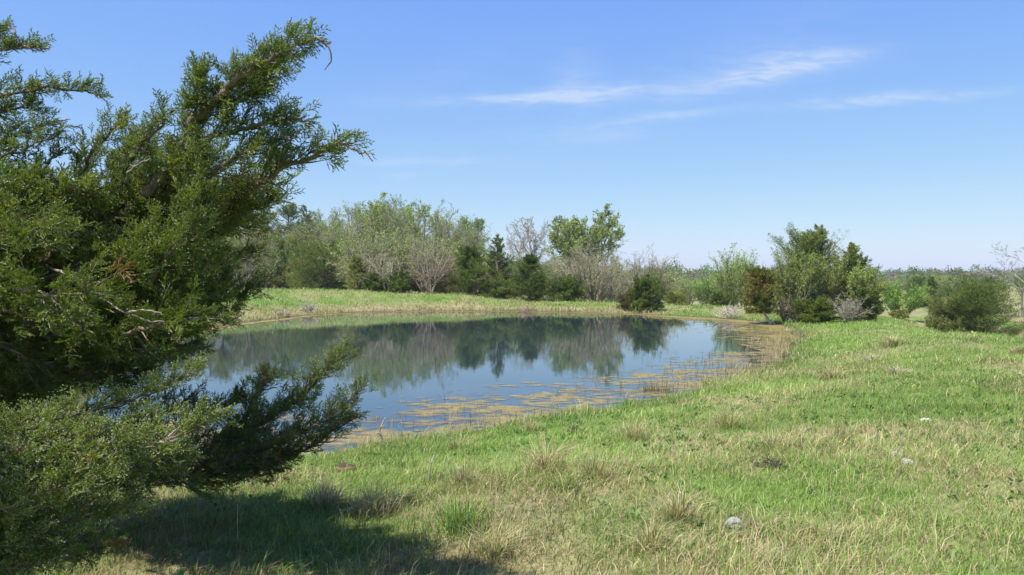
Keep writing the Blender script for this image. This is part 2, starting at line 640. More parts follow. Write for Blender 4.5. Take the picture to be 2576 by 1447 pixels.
gx, gy = axis_steps(-32, 34, 0.26, 5000), axis_steps(-6, 66, 0.26, 5000)
GX, GY = np.meshgrid(gx, gy)
GSD = pond_sd(GX, GY)
GZ = terrain(GX, GY, GSD)
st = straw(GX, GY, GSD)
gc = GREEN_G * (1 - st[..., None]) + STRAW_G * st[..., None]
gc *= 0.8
mud = (np.exp(-((rag(GX, GY, GSD) - .05) / .5) ** 2) * .9)[..., None]
gc = gc * (1 - mud) + np.array([.075, .056, .032]) * mud
nx, ny = len(gx), len(gy)
ii = np.arange(nx * ny).reshape(ny, nx)
a_, b_, c_, d_ = ii[:-1, :-1].ravel(), ii[:-1, 1:].ravel(), ii[1:, 1:].ravel(), ii[1:, :-1].ravel()
acc = Acc()
acc.add(np.stack([GX, GY, GZ], -1), np.concatenate([np.stack([a_, b_, c_], 1), np.stack([a_, c_, d_], 1)]), gc.reshape(-1, 3))
g_o = acc.build("ground", mat_ground(), smooth=True)
tag(g_o, "grassy ground with straw patches round the pond", "ground", kind="structure")

# water: one sheet reaching a little under the banks
from mathutils.geometry import tessellate_polygon
cen = SHORE.mean(0)
ten = nrm(np.roll(SHORE, -1, 0) - np.roll(SHORE, 1, 0))
wp = SHORE + np.c_[ten[:, 1], -ten[:, 0]] * 0.8 * (1 if ((SA[:, 0] * SB[:, 1] - SB[:, 0] * SA[:, 1]).sum() > 0) else -1)
acc = Acc()
acc.add(np.c_[wp, np.zeros(len(wp))], tessellate_polygon([[Vector((p[0], p[1], 0)) for p in wp]]), np.array([.02, .03, .025]))
w_o = acc.build("water", mat_water())
if w_o.data.polygons[0].normal.z < 0:
    w_o.data.flip_normals()
tag(w_o, "calm pond water mirroring sky and trees", "water", kind="structure")

# ------------------------------------------------------------------ floating algae along the shore
def algae_mask(x, y, sd):
    sd = rag(x, y, sd)
    inn = -sd                                             # metres out from the shore
    wx = x + .8 * (fbm(x * .6, y * .6, 90, 2) - .5)
    n = fbm(wx * 1.7, y * 2.9, 91, 5)
    n2 = fbm(x * .33, y * .5, 95, 3)
    holes = fbm(wx * 5.2, y * 8.5, 92, 3)
    near = (y < 24) & (x > -6)
    right = sstep((x - 5.5) / 4)
    reach = np.where(near, 2.6 + 2.4 * right, np.where(x > 8, 3.6, .7))
    reach = reach * (0.6 + 0.8 * n2)
    edge = np.clip(1 - inn / reach, -1, 1)
    m = (n - 0.5) * 1.7 + (holes - .5) * 1.9 + edge * .85 - .10
    m = np.where(edge < -.25, np.minimum(m, -.1), m)
    rim = np.where(near, -.25, .8) * np.exp(-(inn / .85) ** 2)
    m = m + rim
    specks = (fbm(x * 1.2, y * 1.6, 97, 3) - .875) * 8 - .2
    m = np.maximum(m, np.where(inn > 2, specks, -1))
    return np.where(sd > 0.12, -1, m)


acc = Acc()
acc.alpha = []
for (x0, x1, y0, y1, sx, sy) in ((-6, 11, 9, 26, .035, .07), (4, 15, 26, 42, .06, .12), (-17, 4, 26, 56, .08, .16), (4, 15, 42, 56, .08, .16)):
    X, Y = np.meshgrid(np.arange(x0, x1 + 1e-6, sx), np.arange(y0, y1 + 1e-6, sy))
    sd_c = pond_sd(X[::8, ::8], Y[::8, ::8])
    big = np.repeat(np.repeat(sd_c, 8, 0), 8, 1)[:X.shape[0], :X.shape[1]]
    sel = (big < 1.2) & (big > -9)
    sd_f = np.full(X.shape, 9.0)
    sd_f[sel] = pond_sd(X[sel], Y[sel])
    M = np.full(X.shape, -1.0)
    M[sel] = algae_mask(X[sel], Y[sel], sd_f[sel])
    c4 = (M[:-1, :-1] + M[1:, :-1] + M[:-1, 1:] + M[1:, 1:]) / 4
    iy, ix = np.nonzero(c4 > 0)
    vx = np.stack([X[iy, ix], X[iy, ix + 1], X[iy + 1, ix + 1], X[iy + 1, ix]], 1)
    vy = np.stack([Y[iy, ix], Y[iy, ix + 1], Y[iy + 1, ix + 1], Y[iy + 1, ix]], 1)
    vz = np.full(vx.shape, .006)
    hue = fbm(vx * .7, vy * .7, 98, 3)[..., None]
    thick = np.clip(c4[iy, ix] * 2.2, 0, 1)[:, None, None]
    colr = np.array([.215, .165, .045]) * hue * 1.5 + np.array([.165, .135, .075]) * (1 - hue)
    colr = colr * (.75 + .25 * thick) * np.exp(RNG.normal(0, .10, (len(ix), 1, 1)))
    far = (vy[..., None] > 30)
    colr = np.where(far, colr * np.array([1.0, 1.02, .8]), colr)
    m_ = len(ix)
    cm = np.stack([M[iy, ix], M[iy, ix + 1], M[iy + 1, ix + 1], M[iy + 1, ix]], 1)
    acc.alpha.append(np.clip(.08 + cm * 1.1, .04, .72).ravel())
    f = np.array([(0, 1, 2), (0, 2, 3)])[None] + (np.arange(m_) * 4)[:, None, None]
    acc.add(np.stack([vx, vy, vz], -1), f, colr.reshape(-1, 3))
M_ALGAE = mat_leaf("algae_mat", 0.6, 0.0, 0.3)
nt_a = M_ALGAE.node_tree
o_a = [q for q in nt_a.nodes if q.type == 'OUTPUT_MATERIAL'][0]
src = o_a.inputs['Surface'].links[0].from_socket
mx_a = nn(nt_a, 'ShaderNodeMixShader')
at_a = [q for q in nt_a.nodes if q.type == 'ATTRIBUTE'][0]
nt_a.links.new(at_a.outputs['Alpha'], mx_a.inputs[0])
nt_a.links.new(nn(nt_a, 'ShaderNodeBsdfTransparent').outputs[0], mx_a.inputs[1])
nt_a.links.new(src, mx_a.inputs[2])
nt_a.links.new(mx_a.outputs[0], o_a.inputs['Surface'])
tag(acc.build("algae", M_ALGAE), "tan and yellow algae mats floating along the shore", "algae", kind="stuff")

# ------------------------------------------------------------------ sward: blades over all the ground in view
GRASS_G = np.array([0.158, 0.258, 0.048])
GRASS_Y = np.array([0.245, 0.318, 0.084])
GRASS_S = np.array([0.43, 0.365, 0.205])


def blades(acc, x, y, z, h, w, lean, az, col, rng):
    """bent blades of grass: two quads and a point each"""
    m = len(x)
    d = np.stack([np.cos(az), np.sin(az), np.zeros(m)], -1)
    fa = rng.uniform(0, np.pi, m)
    s = np.stack([np.cos(fa), np.sin(fa), np.zeros(m)], -1)
    base = np.stack([x, y, z - .01], -1)
    up = np.array([0, 0, 1.0])
    h_, l_, w_ = h[:, None], lean[:, None], w[:, None]
    p1 = base + up * h_ * .55 + d * h_ * l_ * .30
    p2 = base + up * h_ * (1 - .22 * l_) + d * h_ * l_
    v = np.stack([base - s * w_ * .5, base + s * w_ * .5, p1 + s * w_ * .42, p1 - s * w_ * .42, p2], 1)
    f = np.array([(0, 1, 2), (0, 2, 3), (3, 2, 4)])[None] + (np.arange(m) * 5)[:, None, None]
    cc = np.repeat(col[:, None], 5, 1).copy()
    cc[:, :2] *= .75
    acc.add(v, f, cc.reshape(-1, 3))


def scatter_grass(acc, rng, y0, y1, dens, hmul, wmin, keep=None):
    area = 1.56 * (y1 * y1 - y0 * y0) / 2 + 3.4 * (y1 - y0)
    m = int(area * dens)
    y = np.sqrt(rng.uniform(y0 * y0, y1 * y1, m))
    x = rng.uniform(-1, 1, m) * (.78 * y + 1.6)
    sd = pond_sd(x, y)
    sd = rag(x, y, sd)
    ok = sd > 0.10 * rng.uniform(0, 1, m) ** 2
    ok &= ~((x < -.5 * y) & (y > 14) & (y < 30))
    if keep is not None:
        ok &= keep(x, y, sd)
    x, y, sd = x[ok], y[ok], sd[ok]
    z = terrain(x, y)
    s = straw(x, y, sd)
    clump = fbm(x * 2.1, y * 2.1, 55, 3)
    tall = np.clip((fbm(x * .9 + 7, y * .9, 58, 3) - .42) * 3.2, 0, 1)
    thin = rng.uniform(0, 1, len(x)) < (.45 + .95 * clump)
    x, y, z, s, sd, clump, tall = [q[thin] for q in (x, y, z, s, sd, clump, tall)]
    m = len(x)
    isst = rng.uniform(0, 1, m) < (.06 + .45 * s)
    yel = np.clip(fbm(x * .8, y * .8, 61, 3) * 1.8 - .4 + rng.normal(0, .2, m), 0, 1)[:, None]
    col = np.where(isst[:, None], GRASS_S, GRASS_G * (1 - yel) + GRASS_Y * yel)
    col = col * np.exp(rng.normal(0, .22, (m, 1))) * np.exp(rng.normal(0, .06, (m, 3)))
    patch = fbm(x * .45, y * .45, 63, 3)[:, None]
    col = np.where(isst[:, None], col, col * (.55 + .9 * patch))
    edge_ = (isst & (y > 30) & (sd < 4) & (x < 9))[:, None]
    col = np.where(edge_, col * np.array([.80, .70, .72]), col)
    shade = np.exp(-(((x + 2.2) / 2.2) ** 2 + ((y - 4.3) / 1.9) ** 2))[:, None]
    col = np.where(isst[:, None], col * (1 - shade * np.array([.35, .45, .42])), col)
    h = rng.gamma(6, 1 / 6, m) * (.028 + .050 * clump + .060 * tall * (.25 + .75 * s)) * hmul
    h = np.where(sd < 1.0, h * 1.5, h)
    wd = np.maximum(.0045 * (.7 + .6 * rng.uniform(0, 1, m)), wmin)
    lean = np.clip(rng.normal(.62, .38, m), 0, 1.5)
    lean = np.where(isst, lean + rng.uniform(0, .7, m), lean)
    az = rng.normal(.35, 1.5, m)
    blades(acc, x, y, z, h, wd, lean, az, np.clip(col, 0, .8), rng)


rg = np.random.default_rng(5)
acc = Acc()
scatter_grass(acc, rg, 3.3, 6.5, 4600, 1.0, .004)
scatter_grass(acc, rg, 6.5, 11, 2000, 1.05, .006)
scatter_grass(acc, rg, 11, 18, 820, 1.15, .009)
scatter_grass(acc, rg, 18, 30, 230, 1.3, .015)
scatter_grass(acc, rg, 30, 46, 95, 1.7, .024, lambda x, y, sd: sd < 17)
scatter_grass(acc, rg, 46, 66, 60, 2.0, .032, lambda x, y, sd: sd < 17)
# low broad leaved weeds and thin dead stalks among the blades
m = 3000
y = np.sqrt(rg.uniform(3.3 ** 2, 14 ** 2, m))
x = rg.uniform(-1, 1, m) * (.72 * y + .6)
sd = rag(x, y, pond_sd(x, y))
ok = (sd > .25) & (fbm(x * 1.1 + 9, y * 1.1, 83, 3) > .52)
x, y = x[ok], y[ok]
nl = 7
x, y = np.repeat(x, nl), np.repeat(y, nl)
m = len(x)
th = rg.uniform(0, 6.28, m)
x, y = x + np.cos(th) * .012, y + np.sin(th) * .012
pos = np.stack([x, y, terrain(x, y) + rg.uniform(.005, .035, m)], -1)
dr = np.stack([np.cos(th), np.sin(th), rg.uniform(.15, 1.1, m)], -1)
ln = rg.uniform(.025, .06, m)
leaves(acc, pos, dr, ln, ln * rg.uniform(.35, .6, m), vary((.095, .185, .045), m, rg, .22, .1), rg)
m = 1500
y = np.sqrt(rg.uniform(3.6 ** 2, 20 ** 2, m))
x = rg.uniform(-1, 1, m) * (.7 * y)
ok = rag(x, y, pond_sd(x, y)) > .1
x, y = x[ok], y[ok]
m = len(x)
blades(acc, x, y, terrain(x, y), rg.uniform(.14, .34, m), np.maximum(.003, .0004 * y), np.abs(rg.normal(.3, .35, m)), rg.uniform(0, 6.28, m), vary((.42, .35, .22), m, rg, .25, .06), rg)
tag(acc.build("grass", M_GRASS), "green spring grass mixed with bleached straw", "grass", kind="stuff")

# ------------------------------------------------------------------ generators for woody plants
def unit(d):
    l = math.sqrt(d[0] * d[0] + d[1] * d[1] + d[2] * d[2]) or 1e-9
    return (d[0] / l, d[1] / l, d[2] / l)


def grow(R, p, d, L, r, lev, P, S):
    """a branching skeleton: rows of (start, end, radius, radius, level)"""
    n = P['n'][lev]
    sl = L / n
    wob, up, last = P['w'][lev], P['up'][lev], lev >= P['max']
    r_end = r * P['tap'][lev]
    nodes = [(p, d, r)]
    for i in range(n):
        d = unit((d[0] + R.gauss(0, wob), d[1] + R.gauss(0, wob), d[2] + R.gauss(0, wob) + up))
        q = (p[0] + d[0] * sl, p[1] + d[1] * sl, p[2] + d[2] * sl)
        ra = r + (r_end - r) * i / n
        rb = r + (r_end - r) * (i + 1) / n
        S.append((p, q, ra, rb, lev))
        nodes.append((q, d, rb))
        p = q
    if last:
        return
    kc = P['k'][lev]
    for c in range(kc):
        t = P['from'][lev] + (1 - P['from'][lev]) * (c + R.random()) / kc
        x = min(t * n, n - 1e-6)
        i = int(x)
        fr = x - i
        a, b = nodes[i], nodes[i + 1]
        q = tuple(a[0][j] + (b[0][j] - a[0][j]) * fr for j in range(3))
        dd = b[1]
        ang = P['ang'][lev] * R.uniform(.65, 1.3)
        rv = unit((R.gauss(0, 1), R.gauss(0, 1), R.gauss(0, 1)))
        dt = rv[0] * dd[0] + rv[1] * dd[1] + rv[2] * dd[2]
        pe = unit((rv[0] - dt * dd[0], rv[1] - dt * dd[1], rv[2] - dt * dd[2]))
        ca, sa = math.cos(ang), math.sin(ang)
        nd = (dd[0] * ca + pe[0] * sa, dd[1] * ca + pe[1] * sa, dd[2] * ca + pe[2] * sa)
        grow(R, q, nd, L * P['lr'][lev] * (1 - P['sh'][lev] * t) * R.uniform(.7, 1.25), b[2] * .62, lev + 1, P, S)


import random


def skel_arrays(S):
    p0 = np.array([s[0] for s in S])
    p1 = np.array([s[1] for s in S])
    return p0, p1, np.array([s[2] for s in S]), np.array([s[3] for s in S]), np.array([s[4] for s in S])


def woody(root, seed, h, spread, P, stems=1, lean=(0, 0), wood=(.20, .17, .14), twig=(.24, .20, .165), leafcol=None, n_leaf=0, leaf_len=.1,
          leaf_lev=2, r0=None, clumpy=0.0, fan=0.0, min_r=.006, leaf_top=0.0, wide=.5):
    """trunk with limbs, fine twigs, and leaves when the plant has any; fitted to height h and crown width spread"""
    R = random.Random(seed)
    rng = np.random.default_rng(seed)
    S = []
    for sidx in range(stems):
        a = R.uniform(0, 2 * math.pi) if stems > 1 else 0
        tilt = fan * R.uniform(.25, 1) if stems > 1 else 0
        d = unit((math.cos(a) * tilt + lean[0], math.sin(a) * tilt + lean[1], 1))
        b = (math.cos(a) * .12 * h * .15 * (stems > 1), math.sin(a) * .12 * h * .15 * (stems > 1), -.08)
        grow(R, b, d, h * .8 * R.uniform(.75, 1.05), r0 or h * .016, 0, P, S)
    p0, p1, ra, rb, lv = skel_arrays(S)
    zt = np.percentile(p1[:, 2], 99.7)
    xs = np.percentile(np.abs(p1[:, 0] - np.median(p1[:, 0])), 97) + 1e-6
    sc = np.array([spread / 2 / xs, spread / 2 / xs, h / zt])
    p0, p1 = p0 * sc, p1 * sc
    ra, rb = np.maximum(ra, min_r), np.maximum(rb, min_r * .7)
    wa, ta = Acc(), Acc()
    thick = lv <= 1
    prisms(wa, p0[thick], p1[thick], ra[thick], rb[thick], vary(wood, thick.sum(), rng, .18, .05), 6)
    fine = ~thick
    prisms(ta, p0[fine], p1[fine], ra[fine], rb[fine], vary(twig, fine.sum(), rng, .22, .06), 3)
    wa.build("trunk", M_BARK, root)
    if n_leaf == 0:
        if fine.any():
            ta.build("crown", M_BARK, root)
        return
    if fine.any():
        ta.build("twigs", M_BARK, root)
    la = Acc()
    c = np.nonzero(lv >= leaf_lev)[0]
    wgt = np.linalg.norm(p1[c] - p0[c], axis=1) * (.15 + np.clip((p1[c, 2] / h - leaf_top), 0, 1))
    if clumpy:
        nz = vnoise(p1[c, 0] * 1.1 + 5, p1[c, 2] * 1.1 + p1[c, 1] * .7, seed)
        wgt = wgt * np.clip((nz - clumpy) * 5, 0.01, 1)
    pick = rng.choice(c, n_leaf, p=wgt / wgt.sum())
    t = rng.uniform(0, 1, (n_leaf, 1))
    pos = p0[pick] * (1 - t) + p1[pick] * t + rng.normal(0, leaf_len * .5, (n_leaf, 3))
    d = nrm(p1[pick] - p0[pick]) * .6 + rng.normal(0, .6, (n_leaf, 3)) + np.array([0, 0, .15])
    tone = vnoise(pos[:, 0] * 1.3, pos[:, 2] * 1.3 + pos[:, 1], seed + 3)[:, None]
    col = vary(leafcol, n_leaf, rng, .22, .08) * (.75 + .5 * tone)
    ln = leaf_len * rng.uniform(.6, 1.4, n_leaf)
    leaves(la, pos, d, ln, ln * wide, col, rng)
    la.build("crown", M_LEAF, root)


def cedar(root, seed, h, spread, n_br=150, dens=1.0, col=(.060, .085, .022), col2=(.10, .115, .030), prof='cone', base=.04, leaf=.125, lean=(0, 0),
          bare_stem=0.0, brown=0.0, spiky=.5, lop=0.0):
    """red cedar: trunk, ascending boughs, feathery plumes of foliage"""
    rng = np.random.default_rng(seed)
    wa, la = Acc(), Acc()
    top = np.array([lean[0] * h, lean[1] * h, h])
    zz = np.linspace(0, 1, 9)
    bend = np.stack([lean[0] * h * zz ** .8, lean[1] * h * zz ** .8, h * zz - .1 * (zz == 0)], 1)
    tr = max(.035, h * .020)
    tube(wa, bend, tr * (1 - .93 * zz) * (1 + .5 * (zz == 0)), vary((.21, .165, .13), 9, rng, .1, .04), 7, .15, rng)
    t = base + (1 - base) * rng.beta(1.0, 1.15, n_br)
    if prof == 'cone':
        pr = (1 - t) ** .75 * .95 + .07
        pr = pr * np.clip((t - base + .10) / .18, .55, 1)
    elif prof == 'egg':
        pr = np.clip(1 - ((t - .33) / .70) ** 2, 0, 1) ** .75 * .95 + .05
    else:                                                        # low round bush
        pr = np.sqrt(np.clip(1 - ((t - .25) / .78) ** 2, 0, 1)) + .05
    az = rng.uniform(0, 2 * np.pi, n_br)
    lob = .82 + .28 * np.sin(az * 2 + seed) * np.cos(t * 7 + seed) + lop * np.cos(az)
    rise = {'cone': .35, 'egg': .26, 'bush': .22}[prof]
    L = np.maximum(spread / 2 * pr * lob * rng.uniform(.72, 1.12, n_br), .12 * spread * .4)
    el = np.radians(12 + 48 * t + rng.normal(0, 9, n_br))
    b0 = np.stack([np.interp(t, zz, bend[:, i]) for i in range(3)], 1)
    o = np.stack([np.cos(az), np.sin(az), np.zeros(n_br)], 1)
    reach = L / np.maximum(np.cos(el), .5)
    up = np.array([0, 0, 1.0])

    def on(bi, s):
        s = s[:, None]
        e = el[bi][:, None]
        return b0[bi] + (o[bi] * np.cos(e) * s + up * (np.sin(e) * s * .7 + rise * s * s * np.sin(e + .3))) * reach[bi][:, None]
    lo_z = 0.03
    m1 = 4
    for s0 in range(m1):
        bi = np.arange(n_br)
        p0, p1 = on(bi, np.full(n_br, s0 / m1 * .92)), on(bi, np.full(n_br, (s0 + 1) / m1 * .92))
        rr = tr * .35 * np.clip(reach / (spread * .5), .25, 1)
        prisms(wa, p0, p1, rr * (1 - s0 / m1 * .8), rr * (1 - (s0 + 1) / m1 * .8), vary((.20, .155, .12), n_br, rng, .15, .04), 4)
    # plumes: secondary shoots on each bough
    npl = 11
    bi = np.repeat(np.arange(n_br), npl)
    s = np.tile(np.linspace(.22, 1.0, npl), n_br) + rng.normal(0, .03, n_br * npl)
    q = on(bi, np.clip(s, 0, 1))
    tang = nrm(on(bi, np.clip(s, 0, 1) + .03) - on(bi, np.clip(s, 0, 1) - .03))
    pd = nrm(tang * 1.0 + rng.normal(0, .55, q.shape) + up * (.30 + .2 * spiky))
    pl = np.clip(reach[bi] * (.16 + .26 * (1.05 - s)), .12, .75) * rng.uniform(.7, 1.3, len(bi))
    nl = max(4, int(17 * dens))
    pi = np.repeat(np.arange(len(bi)), nl)
    u = rng.uniform(.0, 1, len(pi))
    wdt = (pl[pi] * .20 * (1 - u * .8))[:, None]
    pos = q[pi] + pd[pi] * (pl[pi] * u)[:, None] + rng.normal(0, 1, (len(pi), 3)) * wdt
    ld = nrm(pd[pi] * 1.0 + rng.normal(0, .5, pos.shape))
    ok = pos[:, 2] > lo_z
    pos, ld, pi = pos[ok], ld[ok], pi[ok]
    m = len(pos)
    tone = vnoise(pos[:, 0] * 1.6 + seed, pos[:, 2] * 1.6 + pos[:, 1] * 1.1, seed)[:, None]
    bt = np.clip(tone * 1.6 - .3 + rng.normal(0, .15, (m, 1)), 0, 1)
    c = np.asarray(col) * (1 - bt) + np.asarray(col2) * bt
    c = c * np.exp(rng.normal(0, .20, (m, 1)))
    if brown:
        bz = vnoise(pos[:, 0] * 1.5 + 11, pos[:, 2] * 1.5, seed + 9)
        isb = rng.uniform(0, 1, m) < np.clip((bz - .45) * 4, 0, 1) * brown
        c = np.where(isb[:, None], vary((.34, .18, .055), m, rng, .2, .08), c)
    kz = h / np.percentile(pos[:, 2], 99.6)
    kx = spread / max(np.percentile(pos[:, 0], 98.8) - np.percentile(pos[:, 0], 1.2), .1) * .96
    kk = np.array([kx, kx, kz])
    pos = pos * kk
    for v in wa.v:
        v *= kk.astype(np.float32)
    ln = leaf * rng.uniform(.6, 1.35, m)
    leaves(la, pos, ld, ln, ln * .24, np.clip(c, 0, .8), rng)
    wa.build("trunk", M_BARK, root)
    la.build("crown", M_CEDAR, root)


P_TREE = dict(n=[8, 6, 4, 3, 2], w=[.07, .13, .17, .2, .2], up=[.02, .06, .05, .03, .02], tap=[.35, .3, .35, .4, .5], max=4,
              k=[11, 7, 4, 3], **{'from': [.28, .22, .2, .1]}, ang=[.62, .6, .62, .6], lr=[.52, .5, .5, .5], sh=[.55, .4, .4, .3])
P_BRUSH = dict(n=[6, 4, 3, 2], w=[.12, .17, .22, .2], up=[.03, .02, 0, 0], tap=[.3, .35, .4, .5], max=3,
               k=[8, 5, 4], **{'from': [.15, .15, .1]}, ang=[.55, .62, .6], lr=[.5, .5, .5], sh=[.4, .4, .3])
P_WAND = dict(n=[6, 4, 3], w=[.06, .10, .12], up=[.03, .06, .05], tap=[.3, .35, .4], max=2,
              k=[10, 6], **{'from': [.2, .2]}, ang=[.35, .42], lr=[.45, .42], sh=[.4, .3])
TWIG_GREY, TWIG_TAN = (.27, .262, .18), (.31, .285, .185)
LEAF_PALE, LEAF_GREEN, LEAF_YEL = (.215, .285, .068), (.070, .150, .030), (.265, .335, .07)

# ------------------------------------------------------------------ plants of the far bank and the field
def size_at(px, D, top, wpx):
    p = on_ground(px, D)
    return p, height_to(top, D, p[2]), wpx / FOC * D


def stand(D, top, group, ref):
    """the tall growth stands well behind the bank's own bushes: its distance, and its size against the modelled size"""
    D2 = min(95 + (D - 61) * 3.2, 118) if group in (FB, TB) and top < 590 and D >= 61 else D
    return D2, D2 / (ref or D)


FB, TB = "trees and bushes behind the far bank", "budding trees at the back of the far thicket"


def put_cedar(px, D, top, wpx, label, seed, name="cedar_tree", group=None, cat="cedar", ref=None, **kw):
    D, k = stand(D, top, group, ref)
    p, h, w = size_at(px, D, top, wpx)
    o = thing(name, p, label, cat, group)
    cedar(o, seed, h / k, w / k, **kw)
    o.scale = (k, k, k)
    return o


def put_woody(px, D, top, wpx, label, seed, P, name="bare_tree", group=None, cat="tree", ref=None, **kw):
    D, k = stand(D, top, group, ref)
    p, h, w = size_at(px, D, top, wpx)
    o = thing(name, p, label, cat, group)
    woody(o, seed, h / k, w / k, P, **kw)
    o.scale = (k, k, k)
    return o


OLIVE = dict(col=(.165, .185, .055), col2=(.265, .28, .090))
DARK = dict(col=(.074, .118, .027), col2=(.152, .200, .046))
# evergreens on and behind the far bank
put_cedar(814, 84, 598, 172, "broad dark cedar standing alone in front of the thicket on the far bank", 1, ref=57, group=FB, n_br=230, prof='egg', dens=1.1, **DARK)
put_cedar(726, 66, 514, 130, "tallest dark cedar, its layered top standing clear against the sky", 2, group=FB, n_br=170, **DARK)
put_cedar(772, 67, 521, 92, "slimmer cedar touching the right side of the tallest cedar", 3, group=FB, n_br=140, **DARK)
put_cedar(672, 64, 529, 110, "pointed cedar partly hidden by the tip of the juniper bough", 4, group=FB, n_br=140, **OLIVE)
put_cedar(700, 61, 585, 150, "olive green cedar mass under the two tallest cedars", 5, group=FB, n_br=180, prof='egg', **OLIVE)
put_cedar(768, 90, 606, 95, "olive cedar wedged between the tall cedars and the broad dark cedar", 6, ref=60, group=FB, n_br=130, prof='egg', **OLIVE)
put_cedar(898, 59.5, 648, 48, "small dull cedar just right of the broad dark cedar", 7, group=FB, n_br=80, **OLIVE)
put_cedar(943, 58.5, 690, 56, "low green cedar at the left foot of the tan fan brush", 8, group=FB, n_br=60, prof='bush', **DARK)
put_cedar(1004, 58.5, 680, 54, "low green cedar at the right foot of the tan fan brush", 9, group=FB, n_br=60, prof='bush', **DARK)
put_cedar(1199, 59, 620, 84, "leaning green cedar at the far bank below the bright green tree", 10, group=FB, n_br=150, prof='cone', lean=(-.1, 0), **DARK)
put_cedar(1163, 62, 640, 80, "olive cedar deep in the brush left of the leaning green cedar", 11, group=FB, n_br=110, prof='egg', **OLIVE)
put_cedar(1251, 61, 594, 76, "narrow cedar spire rising between bright green tree and bare trees", 12, group=FB, n_br=100, **DARK)
put_cedar(1252, 58, 700, 72, "low green cedar bush between two cedars on the far bank", 13, group=FB, n_br=70, prof='bush', **DARK)
put_cedar(1333, 58, 643, 92, "pyramid shaped dark cedar at the foot of the bare trees", 14, group=FB, n_br=170, dens=1.1, **DARK)
put_cedar(1425, 57.5, 693, 94, "round squat dark cedar below the leafy green tree", 15, group=FB, n_br=120, prof='bush', **DARK)
put_cedar(1622, 48.6, 692, 74, "dark cedar growing at the water's edge with its reflection below", 16, n_br=130, prof='egg', dens=1.2, base=.0, lop=.12, **DARK)
put_cedar(1585, 49.8, 728, 62, "brownish thin cedar bush beside the cedar at the water's edge", 17, n_br=60, prof='bush', dens=.6, col=(.10, .085, .035), col2=(.13, .11, .05))
put_cedar(1703, 55, 734, 52, "small spiky cedar in the straw right of the waterside cedar", 18, name="cedar_sapling", n_br=46, prof='bush', spiky=1.5, dens=.9, **OLIVE)

# leafless and budding trees of the thicket
BT = dict(P=P_TREE, wood=(.19, .16, .13), twig=TWIG_GREY)
put_woody(884, 63, 502, 110, "bare grey tree with a pale dead limb left of the tallest bare trees", 31, group=FB, n_leaf=900, leafcol=LEAF_PALE, leaf_len=.11, leaf_lev=3, **BT)
put_woody(842, 64, 524, 110, "budding tree just right of the two tallest cedars", 32, group=FB, n_leaf=2200, leafcol=LEAF_PALE, leaf_len=.12, leaf_lev=3, clumpy=.4, **BT)
put_woody(984, 62, 481, 128, "tallest bare tree of the thicket with spreading grey twigs", 33, group=FB, n_leaf=500, leafcol=LEAF_PALE, leaf_len=.10, leaf_lev=3, **BT)
put_woody(1034, 63, 493, 118, "tree with yellow green young leaves beside the tallest bare tree", 34, group=FB, n_leaf=4200, leafcol=LEAF_YEL, leaf_len=.13, leaf_lev=3, clumpy=.35, **BT)
put_woody(1108, 63, 502, 112, "twiggy bare tree at the right shoulder of the thicket", 35, group=FB, n_leaf=500, leafcol=LEAF_PALE, leaf_len=.10, leaf_lev=3, **BT)
put_woody(936, 66, 512, 112, "budding pale tree behind and between the two bare grey trees", 36, group=FB, n_leaf=3400, leafcol=LEAF_YEL, leaf_len=.13, leaf_lev=3, clumpy=.35, **BT)
put_woody(1075, 67, 520, 120, "pale leafed tree at the back between the yellow green and twiggy trees", 37, group=FB, n_leaf=3400, leafcol=LEAF_PALE, leaf_len=.13, leaf_lev=3, clumpy=.3, **BT)
put_woody(1142, 66, 545, 80, "thin budding tree left of the bright green tree", 38, group=FB, n_leaf=1600, leafcol=LEAF_PALE, leaf_len=.12, leaf_lev=3, **BT)
put_woody(1200, 68, 552, 76, "small bright green round tree against the sky", 39, name="leafy_tree", group=FB, n_leaf=5200, leafcol=(.14, .27, .065), leaf_len=.15, leaf_lev=2, leaf_top=.45, P=P_TREE)
put_woody(1294, 64, 549, 72, "left one of the bare trees standing against open sky", 40, group=FB, n_leaf=0, min_r=.012, P=P_TREE, wood=(.29, .265, .215), twig=(.31, .285, .23))
put_woody(1356, 65, 546, 92, "right hand bare tree against open sky, forked above the pyramid cedar", 41, group=FB, n_leaf=0, min_r=.012, P=P_TREE, wood=(.29, .265, .215), twig=(.31, .285, .23), stems=2, fan=.25)
put_woody(667, 57.5, 600, 112, "sparse pale trunked tree with level limbs and scattered green leaves", 42, group=FB, n_leaf=2600, leafcol=(.10, .16, .035), leaf_len=.12, leaf_lev=2, P=P_BRUSH, wood=(.30, .26, .21), twig=(.30, .26, .19), min_r=.010)
put_woody(612, 57, 588, 130, "grey olive brush half hidden behind the juniper boughs", 43, name="brush", cat="brush", group=FB, n_leaf=900, leafcol=(.10, .12, .045), P=P_BRUSH, stems=5, fan=.6, leaf_len=.1, twig=(.25, .21, .16))
put_woody(975, 58.6, 612, 122, "tan leafless brush fanning up from one foot on the far bank", 44, name="brush", cat="brush", group=FB, P=P_BRUSH, stems=7, fan=.62, wood=(.28, .26, .17), twig=TWIG_TAN, min_r=.010)
put_woody(1084, 60, 598, 140, "wide tangle of grey brown brush left of the leaning green cedar", 45, name="brush", cat="brush", group=FB, P=P_BRUSH, stems=9, fan=.7, wood=(.27, .22, .17), twig=(.29, .235, .18), n_leaf=500, leafcol=LEAF_PALE, leaf_len=.09)
put_woody(1474, 62, 527, 168, "leafy green tree with ragged crown standing over the brush", 461, name="leafy_tree", group=FB, n_leaf=23000, leafcol=(.25, .31, .11), leaf_len=.145, leaf_lev=2, leaf_top=.0, clumpy=.0, stems=6, fan=.42, P=P_TREE, wood=(.26, .22, .18), wide=.6)
